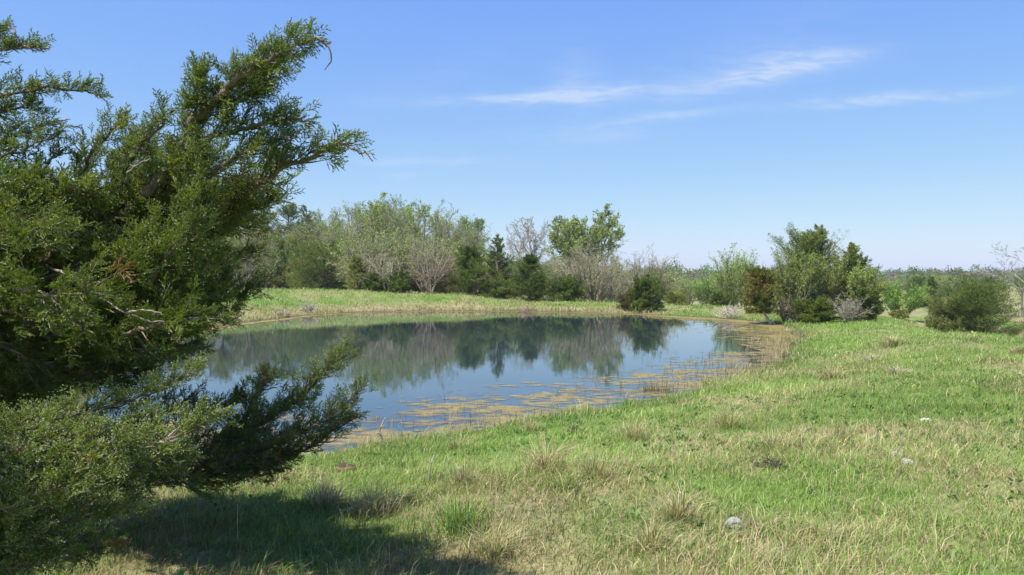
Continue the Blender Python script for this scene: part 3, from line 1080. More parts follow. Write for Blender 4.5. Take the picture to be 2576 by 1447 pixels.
put_woody(1497, 59, 606, 190, "widest tan brush tangle, under the leafy green tree", 47, name="brush", cat="brush", group=FB, P=P_BRUSH, stems=14, fan=.75, wood=(.29, .26, .19), twig=TWIG_TAN, min_r=.010)
put_woody(1432, 60, 640, 130, "brown brush behind the round squat cedar", 48, name="brush", cat="brush", group=FB, P=P_BRUSH, stems=9, fan=.7, twig=(.29, .24, .17), n_leaf=500, leafcol=LEAF_PALE, leaf_len=.09)
put_woody(1580, 61, 616, 92, "thin bare brush poking into the sky right of the leafy tree", 49, name="brush", cat="brush", group=FB, P=P_BRUSH, stems=6, fan=.55, wood=(.28, .255, .2), twig=(.3, .28, .215))
put_woody(1632, 64, 634, 100, "last bare brush at the end of the thicket behind the waterside cedar", 50, name="brush", cat="brush", group=FB, P=P_BRUSH, stems=8, fan=.6, twig=(.31, .27, .19), n_leaf=700, leafcol=LEAF_PALE, leaf_len=.09)
put_woody(1545, 58, 668, 120, "low tan brush between the squat cedar and the waterside cedar", 51, name="brush", cat="brush", group=FB, P=P_BRUSH, stems=10, fan=.8, wood=(.29, .26, .19), twig=TWIG_TAN)

tb = {}
for i, (lc, nl, lb) in enumerate([(LEAF_PALE, 2600, "pale budding tree crowding the back of the far thicket"), (LEAF_YEL, 3800, "yellow green budding tree crowding the back of the far thicket"),
                                  (LEAF_PALE, 500, "grey twiggy tree crowding the back of the far thicket")]):
    o = put_woody(800 + 40 * i, 70, 530, 150, lb, 60 + i, P_TREE, group=TB, n_leaf=nl, leafcol=lc, leaf_len=.12, leaf_lev=3, clumpy=.2, stems=3, fan=.3, wood=(.22, .19, .155), twig=TWIG_GREY)
    tb[i] = (o, height_to(530, o.location[1], o.location[2]) / o.scale[0])
rt = random.Random(3)
for i, (px, top) in enumerate([(815, 545), (860, 520), (905, 530), (925, 500), (960, 515), (1005, 500), (1050, 505), (1085, 512), (1120, 520), (1150, 560), (1015, 545), (940, 560), (1100, 565), (1165, 585),
                               (640, 590), (590, 600), (700, 575), (1230, 622), (1400, 640), (1545, 642)]):
    D = rt.uniform(98, 118)
    p = on_ground(px, D)
    k = height_to(top, D, p[2]) / tb[i % 3][1]
    copy_thing(tb[i % 3][0], p, rt.uniform(0, 6.28), (k, k, k))

# understory behind them: copies of three kinds
rk = random.Random(4)
FILL = "understory brush filling the thicket behind the far bank"
protos = []
for i, (tw, lc, nl, lb) in enumerate([((.285, .27, .175), LEAF_PALE, 1200, "leafless grey brown brush deep in the thicket behind the far bank"),
                                      ((.31, .285, .19), (.18, .21, .06), 2600, "olive leafed brush deep in the thicket behind the far bank"),
                                      ((.30, .28, .19), (.24, .30, .08), 2400, "pale green budding brush deep in the thicket behind the far bank")]):
    p = on_ground((948, 1058, 1262)[i], 66)
    o = thing("brush", p, lb, "brush", FILL)
    woody(o, 70 + i, 4.2, 4.6, P_BRUSH, stems=12, fan=.65, twig=tw, wood=(.22, .18, .145), n_leaf=nl, leafcol=lc, leaf_len=.13)
    protos.append(o)
for i in range(48):
    px = 470 + 1180 * (i + rk.random()) / 48
    D = rk.uniform(62.5, 74) if px > 905 else rk.uniform(92, 108)
    p = on_ground(px, D)
    top = np.interp(px, [470, 700, 900, 1130, 1200, 1290, 1400, 1560, 1650], [610, 600, 585, 600, 640, 660, 650, 655, 672]) + rk.uniform(-14, 16)
    k = max(height_to(top, D, p[2]), 1.2) / 4.2
    copy_thing(protos[i % 3], p, rk.uniform(0, 6.28), (k * rk.uniform(.9, 1.3), k * rk.uniform(.9, 1.3), k))
CF = "cedars deep in the thicket behind the far bank"
c0 = put_cedar(560, 63, 575, 120, "olive cedar deep in the thicket behind the far bank", 90, group=CF, n_br=120, prof='egg', **OLIVE)
for px, D, k in ((500, 64, .95), (625, 96, 1.6), (860, 100, 1.1), (1040, 70, .55), (1120, 68, .6), (1300, 69, .55), (1390, 70, .5), (1520, 70, .45), (440, 63, .9), (380, 62, 1.0)):
    copy_thing(c0, on_ground(px, D), rk.uniform(0, 6.28), (k * 1.1, k * 1.1, k))

# the group beyond the pond's right end
SPR = dict(name="spring_bush", cat="bush")
put_woody(1843, 61, 624, 100, "airy yellow green bush with upright wands above the scrub", 101, P=P_WAND, stems=14, fan=.45, n_leaf=5200, leafcol=(.24, .35, .075), leaf_len=.14, leaf_lev=1, wide=.35, wood=(.24, .21, .14), twig=(.24, .24, .12), **SPR)
put_woody(1868, 58, 668, 118, "pale green bush behind the leaning cedar", 102, P=P_WAND, stems=14, fan=.6, n_leaf=5000, leafcol=(.20, .27, .075), leaf_len=.13, leaf_lev=1, wide=.35, twig=(.25, .22, .14), **SPR)
put_woody(1930, 56, 672, 80, "hazy green bush filling the gap between leaning cedar and tall cedar", 103, P=P_WAND, stems=14, fan=.6, n_leaf=4400, leafcol=(.22, .28, .09), leaf_len=.13, leaf_lev=1, wide=.35, twig=(.26, .23, .15), **SPR)
put_cedar(1816, 57, 731, 66, "low dark cedar bush at the foot of the airy yellow green bush", 104, name="cedar_bush", n_br=80, prof='bush', **DARK)
put_cedar(2030, 39.6, 580, 140, "tall broad cedar, the highest in the clump by the pond's right end", 105, n_br=250, prof='egg', dens=1.6, spiky=1.6, col=(.125, .170, .050), col2=(.23, .27, .08), leaf=.085, )
put_cedar(2057, 39.9, 572, 92, "twin spired cedar leaning on the tall broad cedar's right side", 106, n_br=130, prof='cone', spiky=1.8, dens=1.6, col=(.09, .128, .036), col2=(.165, .2, .055), leaf=.085, )
put_cedar(2144, 39.2, 616, 92, "feathery topped cedar right of the tall broad cedar", 107, n_br=150, prof='cone', spiky=1.8, dens=1.6, col=(.125, .165, .055), col2=(.23, .265, .09), leaf=.085, )
put_cedar(2160, 38.5, 650, 84, "cedar whose dark skirt closes the right end of the clump", 108, n_br=140, prof='egg', col=(.09, .125, .036), col2=(.16, .195, .055), leaf=.085, )
put_cedar(2053, 37.4, 744, 92, "low bright cedar bush at the foot of the tall broad cedar", 109, name="cedar_bush", n_br=110, prof='bush', col=(.085, .125, .022), col2=(.17, .205, .036), leaf=.10)
put_cedar(2184, 36.8, 728, 68, "low dark cedar bush in shade at the clump's right corner", 110, name="cedar_bush", n_br=90, prof='bush', leaf=.10, **DARK)
NL = (.245, .315, .080)
put_woody(2012, 38.0, 628, 104, "leafing bush with yellow green wands in front of the tall broad cedar", 111, P=P_WAND, stems=16, fan=.55, n_leaf=7500, leafcol=NL, leaf_len=.10, leaf_lev=1, wide=.4, twig=(.26, .22, .13), **SPR)
put_woody(2082, 38.3, 640, 118, "leafing bush between the tall broad cedar and the feathery cedar", 112, P=P_WAND, stems=16, fan=.55, n_leaf=6500, leafcol=NL, leaf_len=.10, leaf_lev=1, wide=.4, twig=(.26, .22, .13), **SPR)
put_woody(2162, 37.4, 662, 92, "yellow green leafing bush before the feathery topped cedar", 113, P=P_WAND, stems=14, fan=.55, n_leaf=6000, leafcol=NL, leaf_len=.10, leaf_lev=1, wide=.4, twig=(.26, .22, .13), **SPR)
put_woody(1978, 41, 676, 44, "thin leafing bush on the left flank of the tall broad cedar", 114, P=P_WAND, stems=12, fan=.5, n_leaf=3200, leafcol=NL, leaf_len=.10, leaf_lev=1, wide=.4, twig=(.26, .22, .14), **SPR)
put_woody(2130, 36.1, 738, 80, "leafless purplish brush in front of the clump's dark skirt", 115, name="brush", cat="brush", P=P_BRUSH, stems=12, fan=.75, wood=(.27, .24, .19), twig=(.28, .255, .20), min_r=.005)
put_woody(1972, 38.6, 738, 66, "leafless grey brush left of the low bright cedar bush", 116, name="brush", cat="brush", P=P_BRUSH, stems=9, fan=.75, wood=(.28, .235, .19), twig=(.29, .24, .19), min_r=.007)
put_woody(2266, 52, 710, 78, "fresh light green bush alone in the straw field", 117, P=P_WAND, stems=16, fan=.6, n_leaf=8000, leafcol=(.19, .31, .06), leaf_len=.12, leaf_lev=1, wide=.4, twig=(.24, .22, .12), **SPR)
put_cedar(2262, 51.2, 782, 36, "tiny olive cedar under the fresh light green bush", 124, name="cedar_sapling", n_br=36, prof='bush', **OLIVE)
put_cedar(2312, 78, 712, 56, "dark cedar bush right of the fresh light green bush", 118, name="cedar_bush", n_br=90, prof='egg', **DARK)
put_cedar(2342, 80, 699, 52, "pointed dark cedar behind the field's dark cedar bush", 119, n_br=100, **DARK)
put_cedar(2460, 44.4, 697, 190, "big round cedar at the right of the field, nearly black green below", 120, n_br=300, prof='egg', dens=1.6, leaf=.095, base=.0, **DARK)
put_cedar(2392, 44.9, 742, 100, "lighter olive cedar on the left flank of the big round cedar", 121, n_br=110, prof='bush', **OLIVE)
put_cedar(2352, 44.2, 805, 34, "very small olive cedar left of the big round cedar", 125, name="cedar_sapling", n_br=30, prof='bush', **OLIVE)
put_woody(2574, 60, 606, 120, "bare grey tree at the field's right edge with pale drooping dead limb", 122, P=P_TREE, n_leaf=0, wood=(.34, .31, .28), twig=(.31, .29, .27), min_r=.011)
put_woody(1731, 76, 700, 66, "pale budding bush beyond the small spiky cedar", 123, P=P_WAND, stems=12, fan=.6, n_leaf=2600, leafcol=(.24, .29, .11), leaf_len=.14, leaf_lev=1, wide=.4, twig=(.30, .26, .19), **SPR)
put_woody(1772, 72, 698, 52, "bright green bush with a short dark stem beyond the straw", 126, P=P_WAND, stems=8, fan=.5, n_leaf=2800, leafcol=(.2, .31, .075), leaf_len=.14, leaf_lev=1, wide=.4, **SPR)

# leaning cedar at the water's edge
p = ground_at(1943, 817)
D = p[1]
o = thing("cedar_tree", p, "leaning rust tinged cedar with pale bare trunk at the pond's edge", "cedar")
wa = Acc()
fx = lambda px, py, dd: W(px, py, D + dd) - p
path = smooth_path([(0, 0, -.08), fx(1930, 800, .05), fx(1921, 785, .1), fx(1917, 760, .2), fx(1917, 725, .25), fx(1918, 685, .25)], 3)
tube(wa, path, np.linspace(.085, .012, len(path)), vary((.46, .38, .31), len(path), RNG, .12, .03), 8, .12)
for q in ((-.25, -.18, -.05), (.28, -.1, -.06), (.1, -.3, -.07)):
    tube(wa, [(0, 0, .06), np.array(q) * .5 + (0, 0, .02), q], [.06, .04, .02], (.32, .26, .21), 6)
wa.build("trunk", M_BARK, o, smooth=True)
tmp = thing("cedar_tree", p, "x", "x")
hh = height_to(678, D, p[2])
cedar(tmp, 130, hh - .42, 74 / FOC * D, n_br=150, prof='egg', dens=1.1, leaf=.10, col=(.10, .130, .030), col2=(.21, .205, .055), brown=.28, base=.0)
for ch in list(tmp.children):
    if ch.name.startswith("crown"):
        ch.parent = o
        ch.location = (path[-1][0] - .1, path[-1][1], .50)
    else:
        bpy.data.objects.remove(ch)
bpy.data.objects.remove(tmp)

# ------------------------------------------------------------------ scrub out in the field, copies of a few kinds
SC = "scrub scattered over the field beyond the pond"
rs = random.Random(9)
sp_ = []
o = thing("cedar_bush", on_ground(1690, 110), "small dark cedar among the distant scrub of the field", "cedar", SC)
cedar(o, 201, 3.0, 2.6, n_br=80, prof='egg', dens=.8, leaf=.18, **DARK)
sp_.append(o)
o = thing("spring_bush", on_ground(1760, 105), "light green bush among the distant scrub of the field", "bush", SC)
woody(o, 202, 2.8, 3.4, P_WAND, stems=12, fan=.6, n_leaf=3200, leafcol=(.21, .29, .075), leaf_len=.17, leaf_lev=1, wide=.45, twig=(.26, .23, .15))
sp_.append(o)
o = thing("brush", on_ground(2240, 112), "leafless grey brush among the distant scrub of the field", "brush", SC)
woody(o, 203, 2.6, 3.2, P_BRUSH, stems=10, fan=.65, n_leaf=700, leafcol=(.22, .25, .1), leaf_len=.14, wood=(.28, .24, .2), twig=(.31, .26, .21), min_r=.014)
sp_.append(o)
o = thing("spring_bush", on_ground(2390, 100), "olive green bush among the distant scrub of the field", "bush", SC)
woody(o, 204, 2.7, 3.8, P_WAND, stems=14, fan=.65, n_leaf=3400, leafcol=(.17, .22, .075), leaf_len=.17, leaf_lev=1, wide=.45, twig=(.24, .21, .15))
sp_.append(o)
for i in range(128):
    px = rs.uniform(1625, 2640)
    D = rs.choice([rs.uniform(82, 130), rs.uniform(110, 190), rs.uniform(150, 250)])
    if px > 2180 and D < 128:
        continue
    k = rs.uniform(.65, 1.15) * (1 + max(0, D - 120) / 300)
    copy_thing(sp_[rs.choice([0, 1, 1, 2, 3, 3])], on_ground(px, D), rs.uniform(0, 6.28), (k * rs.uniform(.9, 1.5), k * rs.uniform(.9, 1.5), k))

# far wood along the horizon: one continuous mass of crowns
rw = np.random.default_rng(21)
la, wa = Acc(), Acc()
nT = 520
tx = rw.uniform(-130, 420, nT)
ty = rw.uniform(262, 430, nT) + .12 * tx
tz = terrain(tx, ty)
th = rw.uniform(4.0, 7.4, nT) * np.where(rw.uniform(0, 1, nT) < .2, 1.25, 1)
tr_ = rw.uniform(2.2, 4.5, nT)
kinds = rw.choice(4, nT, p=[.3, .25, .3, .15])
PAL = np.array([(.10, .15, .045), (.135, .175, .060), (.20, .175, .15), (.055, .075, .028)])
per = 260
ti = np.repeat(np.arange(nT), per)
dirs = nrm(rw.normal(0, 1, (nT * per, 3)))
rad = rw.uniform(.35, 1, nT * per) ** .6
c = np.stack([tx, ty, tz + th * .55], -1)
pos = c[ti] + dirs * rad[:, None] * np.stack([tr_, tr_, th * .48], -1)[ti] * (1 + .25 * rw.normal(0, 1, (nT * per, 1)) * .5)
col = PAL[kinds[ti]] * np.exp(rw.normal(0, .2, (len(ti), 1))) * np.exp(rw.normal(0, .12, (nT, 3)))[ti]
leaves(la, pos, rw.normal(0, 1, pos.shape) + np.array([0, 0, .4]), rw.uniform(.5, 1.1, len(ti)), rw.uniform(.3, .7, len(ti)), np.clip(col, 0, .6), rw)
tag(la.build("far_woods", M_LEAF), "distant wood along the horizon", "woods", kind="stuff")

# ------------------------------------------------------------------ the big juniper at the left
def spray_proto(seed):
    """one flat feathery spray of scale leaves, one unit long: corners, triangles, kind (0 leaf, 1 cone, 2 stem), tipness"""
    R = np.random.default_rng(seed)
    A, B, Wd, K, T = [], [], [], [], []

    def strip(a, b, w, k, t):
        A.append(a), B.append(b), Wd.append(w), K.append(k), T.append(t)
    ax = np.array([[t, .05 * math.sin(3 * t + seed), .06 * t * t] for t in np.linspace(0, 1, 7)])
    for i in range(6):
        strip(ax[i], ax[i] + (ax[i + 1] - ax[i]) * 1.25, .026, 2 if i < 3 else 0, i / 6)
    for j in range(9):
        t = .10 + .88 * j / 9
        o = np.array([np.interp(t, np.linspace(0, 1, 7), ax[:, q]) for q in range(3)])
        sg = 1 if j % 2 else -1
        an = R.uniform(.45, .9)
        oz = R.normal(.12, .42)
        d = np.array([math.cos(an), sg * math.sin(an), oz])
        d /= np.linalg.norm(d)
        L = (.48 - .28 * t) * R.uniform(.7, 1.2)
        e = o + d * L
        strip(o, e, .050, 0, t)
        for q in range(2):
            u = .28 + .32 * q + R.uniform(-.06, .06)
            s2 = 1 if q % 2 else -1
            d2 = d + np.array([.28, 0, 0]) + np.array([-d[1], d[0], R.normal(0, .5)]) * s2 * .62
            d2 /= np.linalg.norm(d2)
            e2 = o + d * L * u + d2 * L * R.uniform(.45, .7)
            strip(o + d * L * u, e2, .046, 0, t + .15)
            if R.random() < .5:
                strip(e2 - d2 * .03, e2 + d2 * .03, .055, 1, t)
        if R.random() < .7:
            strip(e - d * .03, e + d * .035, .060, 1, t)
    A, B, Wd, K, T = np.array(A), np.array(B), np.array(Wd), np.array(K), np.array(T)
    _, u, v = frame(B - A, R)
    m = len(A)
    mid = A * .55 + B * .45
    vv = np.stack([A, mid + u * Wd[:, None] * .5, B, mid - u * Wd[:, None] * .5], 1)
    v2 = np.stack([A, mid + v * Wd[:, None] * .5, B, mid - v * Wd[:, None] * .5], 1)
    return np.concatenate([vv, v2]), np.tile(K, 2), np.tile(T, 2)


PROTO = [spray_proto(s) for s in range(10)]
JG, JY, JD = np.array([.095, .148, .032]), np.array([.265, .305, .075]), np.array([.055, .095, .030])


def place_sprays(acc, pos, d, scale, rng, tone, berry, up=(0, 0, 1.0)):
    """tone: 0 deep green to 1 fresh yellow green, over 1.5 dead brown; berry: share of frosted cones"""
    m = len(pos)
    d = nrm(d)
    upv = nrm(np.asarray(up) + rng.normal(0, .55, (m, 3)))
    s = nrm(np.cross(upv, d))
    n = np.cross(d, s)
    which = rng.integers(0, len(PROTO), m)
    for k in range(len(PROTO)):
        w = np.nonzero(which == k)[0]
        if not len(w):
            continue
        vv, K, T = PROTO[k]
        q = pos[w][:, None, None] + scale[w][:, None, None, None] * (vv[None, ..., 0:1] * d[w][:, None, None] + vv[None, ..., 1:2] * s[w][:, None, None] + vv[None, ..., 2:3] * n[w][:, None, None])
        ns = len(vv)
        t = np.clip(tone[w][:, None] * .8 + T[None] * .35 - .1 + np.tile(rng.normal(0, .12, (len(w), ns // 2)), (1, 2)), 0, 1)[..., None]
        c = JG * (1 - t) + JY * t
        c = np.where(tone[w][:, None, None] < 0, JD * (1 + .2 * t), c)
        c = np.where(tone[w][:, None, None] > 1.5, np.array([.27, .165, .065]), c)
        c = np.where((K == 2)[None, :, None], np.array([.14, .115, .05]), c)
        bz = (K == 1)[None, :] & np.tile(rng.uniform(0, 1, (len(w), ns // 2)) < berry[w][:, None], (1, 2))
        c = np.where(bz[..., None], np.array([.42, .46, .40]), c)
        c = c * np.tile(np.exp(rng.normal(0, .16, (len(w), ns // 2, 1))), (1, 2, 1))
        f = np.array([(0, 1, 2), (0, 2, 3)])[None] + (np.arange(len(w) * ns) * 4)[:, None, None]
        acc.add(q, f, np.repeat(np.clip(c, 0, .8).reshape(-1, 3), 4, 0))


BARK_J, BARK_PALE, TWIG_PINK = np.array([.175, .135, .105]), np.array([.27, .225, .18]), np.array([.38, .20, .15])


def bough(root, pts, r0, r1, rng, t0=.15, n_sub=30, sub=.30, spray=.145, tone=.4, berry=.3, hook=0.0, pale=0.0, name="branch", rise=.25, fill=1.0, dens=.048, away=0.0, top_sub=None, world=False):
    """one bough: continuous limb and its own foliage as a child"""
    P = smooth_path(pts if world else [W(*q) for q in pts], 5)
    seg = np.r_[0, np.cumsum(np.linalg.norm(np.diff(P, axis=0), axis=1))]
    Lm = seg[-1]
    s = seg / Lm
    P[1:-1] += rng.normal(0, .006 if n_sub else .0022, P[1:-1].shape)
    wa, fa = Acc(), Acc()
    rad = r0 * (1 - s) ** .8 + r1
    colr = np.where((s > .92)[:, None] & (hook > 0), TWIG_PINK, BARK_J * (1 - pale) + BARK_PALE * pale)
    colr = colr * np.exp(rng.normal(0, .18, (len(s), 1)))
    tube(wa, P, rad, colr, 8, .16, rng)

    def at(t):
        return np.stack([np.interp(t, s, P[:, i]) for i in range(3)], -1)
    tg = lambda t: nrm(at(np.clip(t + .03, 0, 1)) - at(np.clip(t - .03, 0, 1)))
    nS = max(1, int(n_sub * Lm))
    if n_sub:
        t = np.clip(t0 + (1 - t0 - hook) * (np.arange(nS) + rng.uniform(0, 1, nS)) / nS, 0, 1 - hook)
        o, T = at(t), tg(t)
        a = rng.uniform(.5, 1.15, nS)[:, None]
        _, u, v = frame(T, rng)
        d = nrm(T * np.cos(a) + u * np.sin(a) + np.array([0, away, rise]))
        L = (sub if top_sub is None else np.interp(t, [.45, .7], [sub, top_sub])) * (1.15 - .80 * t) * rng.uniform(.55, 1.25, nS)
        SP, SD, SS, ST, SB_ = [], [], [], [], []
        for i in range(nS):
            k = 5
            q = [o[i]]
            dd = d[i].copy()
            for j in range(k):
                dd = nrm(dd + T[i] * .16 + rng.normal(0, .12, 3) + np.array([0, 0, .03]))
                q.append(q[-1] + dd * L[i] / k)
            q = np.array(q)
            rr = np.linspace(max(.0022, min(rad.max() * .3, .004 + L[i] * .012)), .0012, k + 1)
            tw = BARK_PALE if rng.random() < .35 else BARK_J
            tube(wa, q, rr, tw * np.exp(rng.normal(0, .2)), 4, .1, rng)
            ns = max(3, int(L[i] / dens))
            ts = rng.uniform(.12 if L[i] < .25 else .3, 1.0, ns) * k
            ts[-1] = k
            ib = np.minimum(ts.astype(int), k - 1)
            pos = q[ib] + (q[ib + 1] - q[ib]) * (ts - ib)[:, None]
            dr = nrm(q[ib + 1] - q[ib])
            dr = nrm(dr + rng.normal(0, .55, dr.shape) + np.array([0, 0, .22]) + T[i] * .25)
            SP.append(pos), SD.append(dr)
            SS.append(spray * rng.uniform(.65, 1.2, ns) * (1.05 - .3 * t[i]))
            tn = tone + rng.normal(0, .22)
            dead = rng.random() < .010
            ST.append(np.full(ns, 1.7 if dead else np.clip(tn, 0, 1.2)) + (0 if dead else rng.normal(0, .1, ns)))
            SB_.append(np.full(ns, berry * rng.uniform(.2, 1.6)))
        # the leading shoot itself
        nt_ = int(16 * fill)
        tt = rng.uniform(max(.62, t0), 1 - hook, nt_)
        SP.append(at(tt)), SD.append(nrm(tg(tt) + rng.normal(0, .45, (nt_, 3)) + np.array([0, 0, .2])))
        SS.append(spray * rng.uniform(.5, .9, nt_)), ST.append(np.full(nt_, tone + .1)), SB_.append(np.full(nt_, berry))
        ST = [np.clip(x, 0, 2) for x in ST]
        place_sprays(fa, np.concatenate(SP), np.concatenate(SD), np.concatenate(SS), rng, np.concatenate(ST), np.concatenate(SB_))
    b = wa.build(name, M_BARK, root, root.location, smooth=True)
    if n_sub:
        fo = fa.build("foliage", M_JUNI, b, root.location)
    return b


rj = np.random.default_rng(77)
jb = on_ground(-330, 4.75)
JUN = thing("juniper_tree", jb, "large wind swept juniper leaning over the near shore, with frosted cones", "juniper")
foot = (-330.0, HORIZON + (CAM[2] - jb[2] + .12) / 4.75 * FOC, 4.75)
bough(JUN, [foot, (-250, 1150, 4.75), (-110, 930, 4.65), (48, 754, 4.4), (118, 666, 4.25), (166, 621, 4.15), (236, 581, 4.05), (318, 544, 3.9), (360, 500, 3.82),
            (399, 458, 3.75), (443, 391, 3.62), (476, 332, 3.52), (498, 297, 3.46), (554, 245, 3.36), (590, 202, 3.28), (642, 168, 3.2), (679, 150, 3.14), (720, 126, 3.08), (765, 108, 3.0)],
      .072, .0035, rj, t0=.40, n_sub=58, sub=.38, spray=.105, tone=.45, berry=.7, name="trunk", rise=.06, away=.45, top_sub=.135, dens=.03)
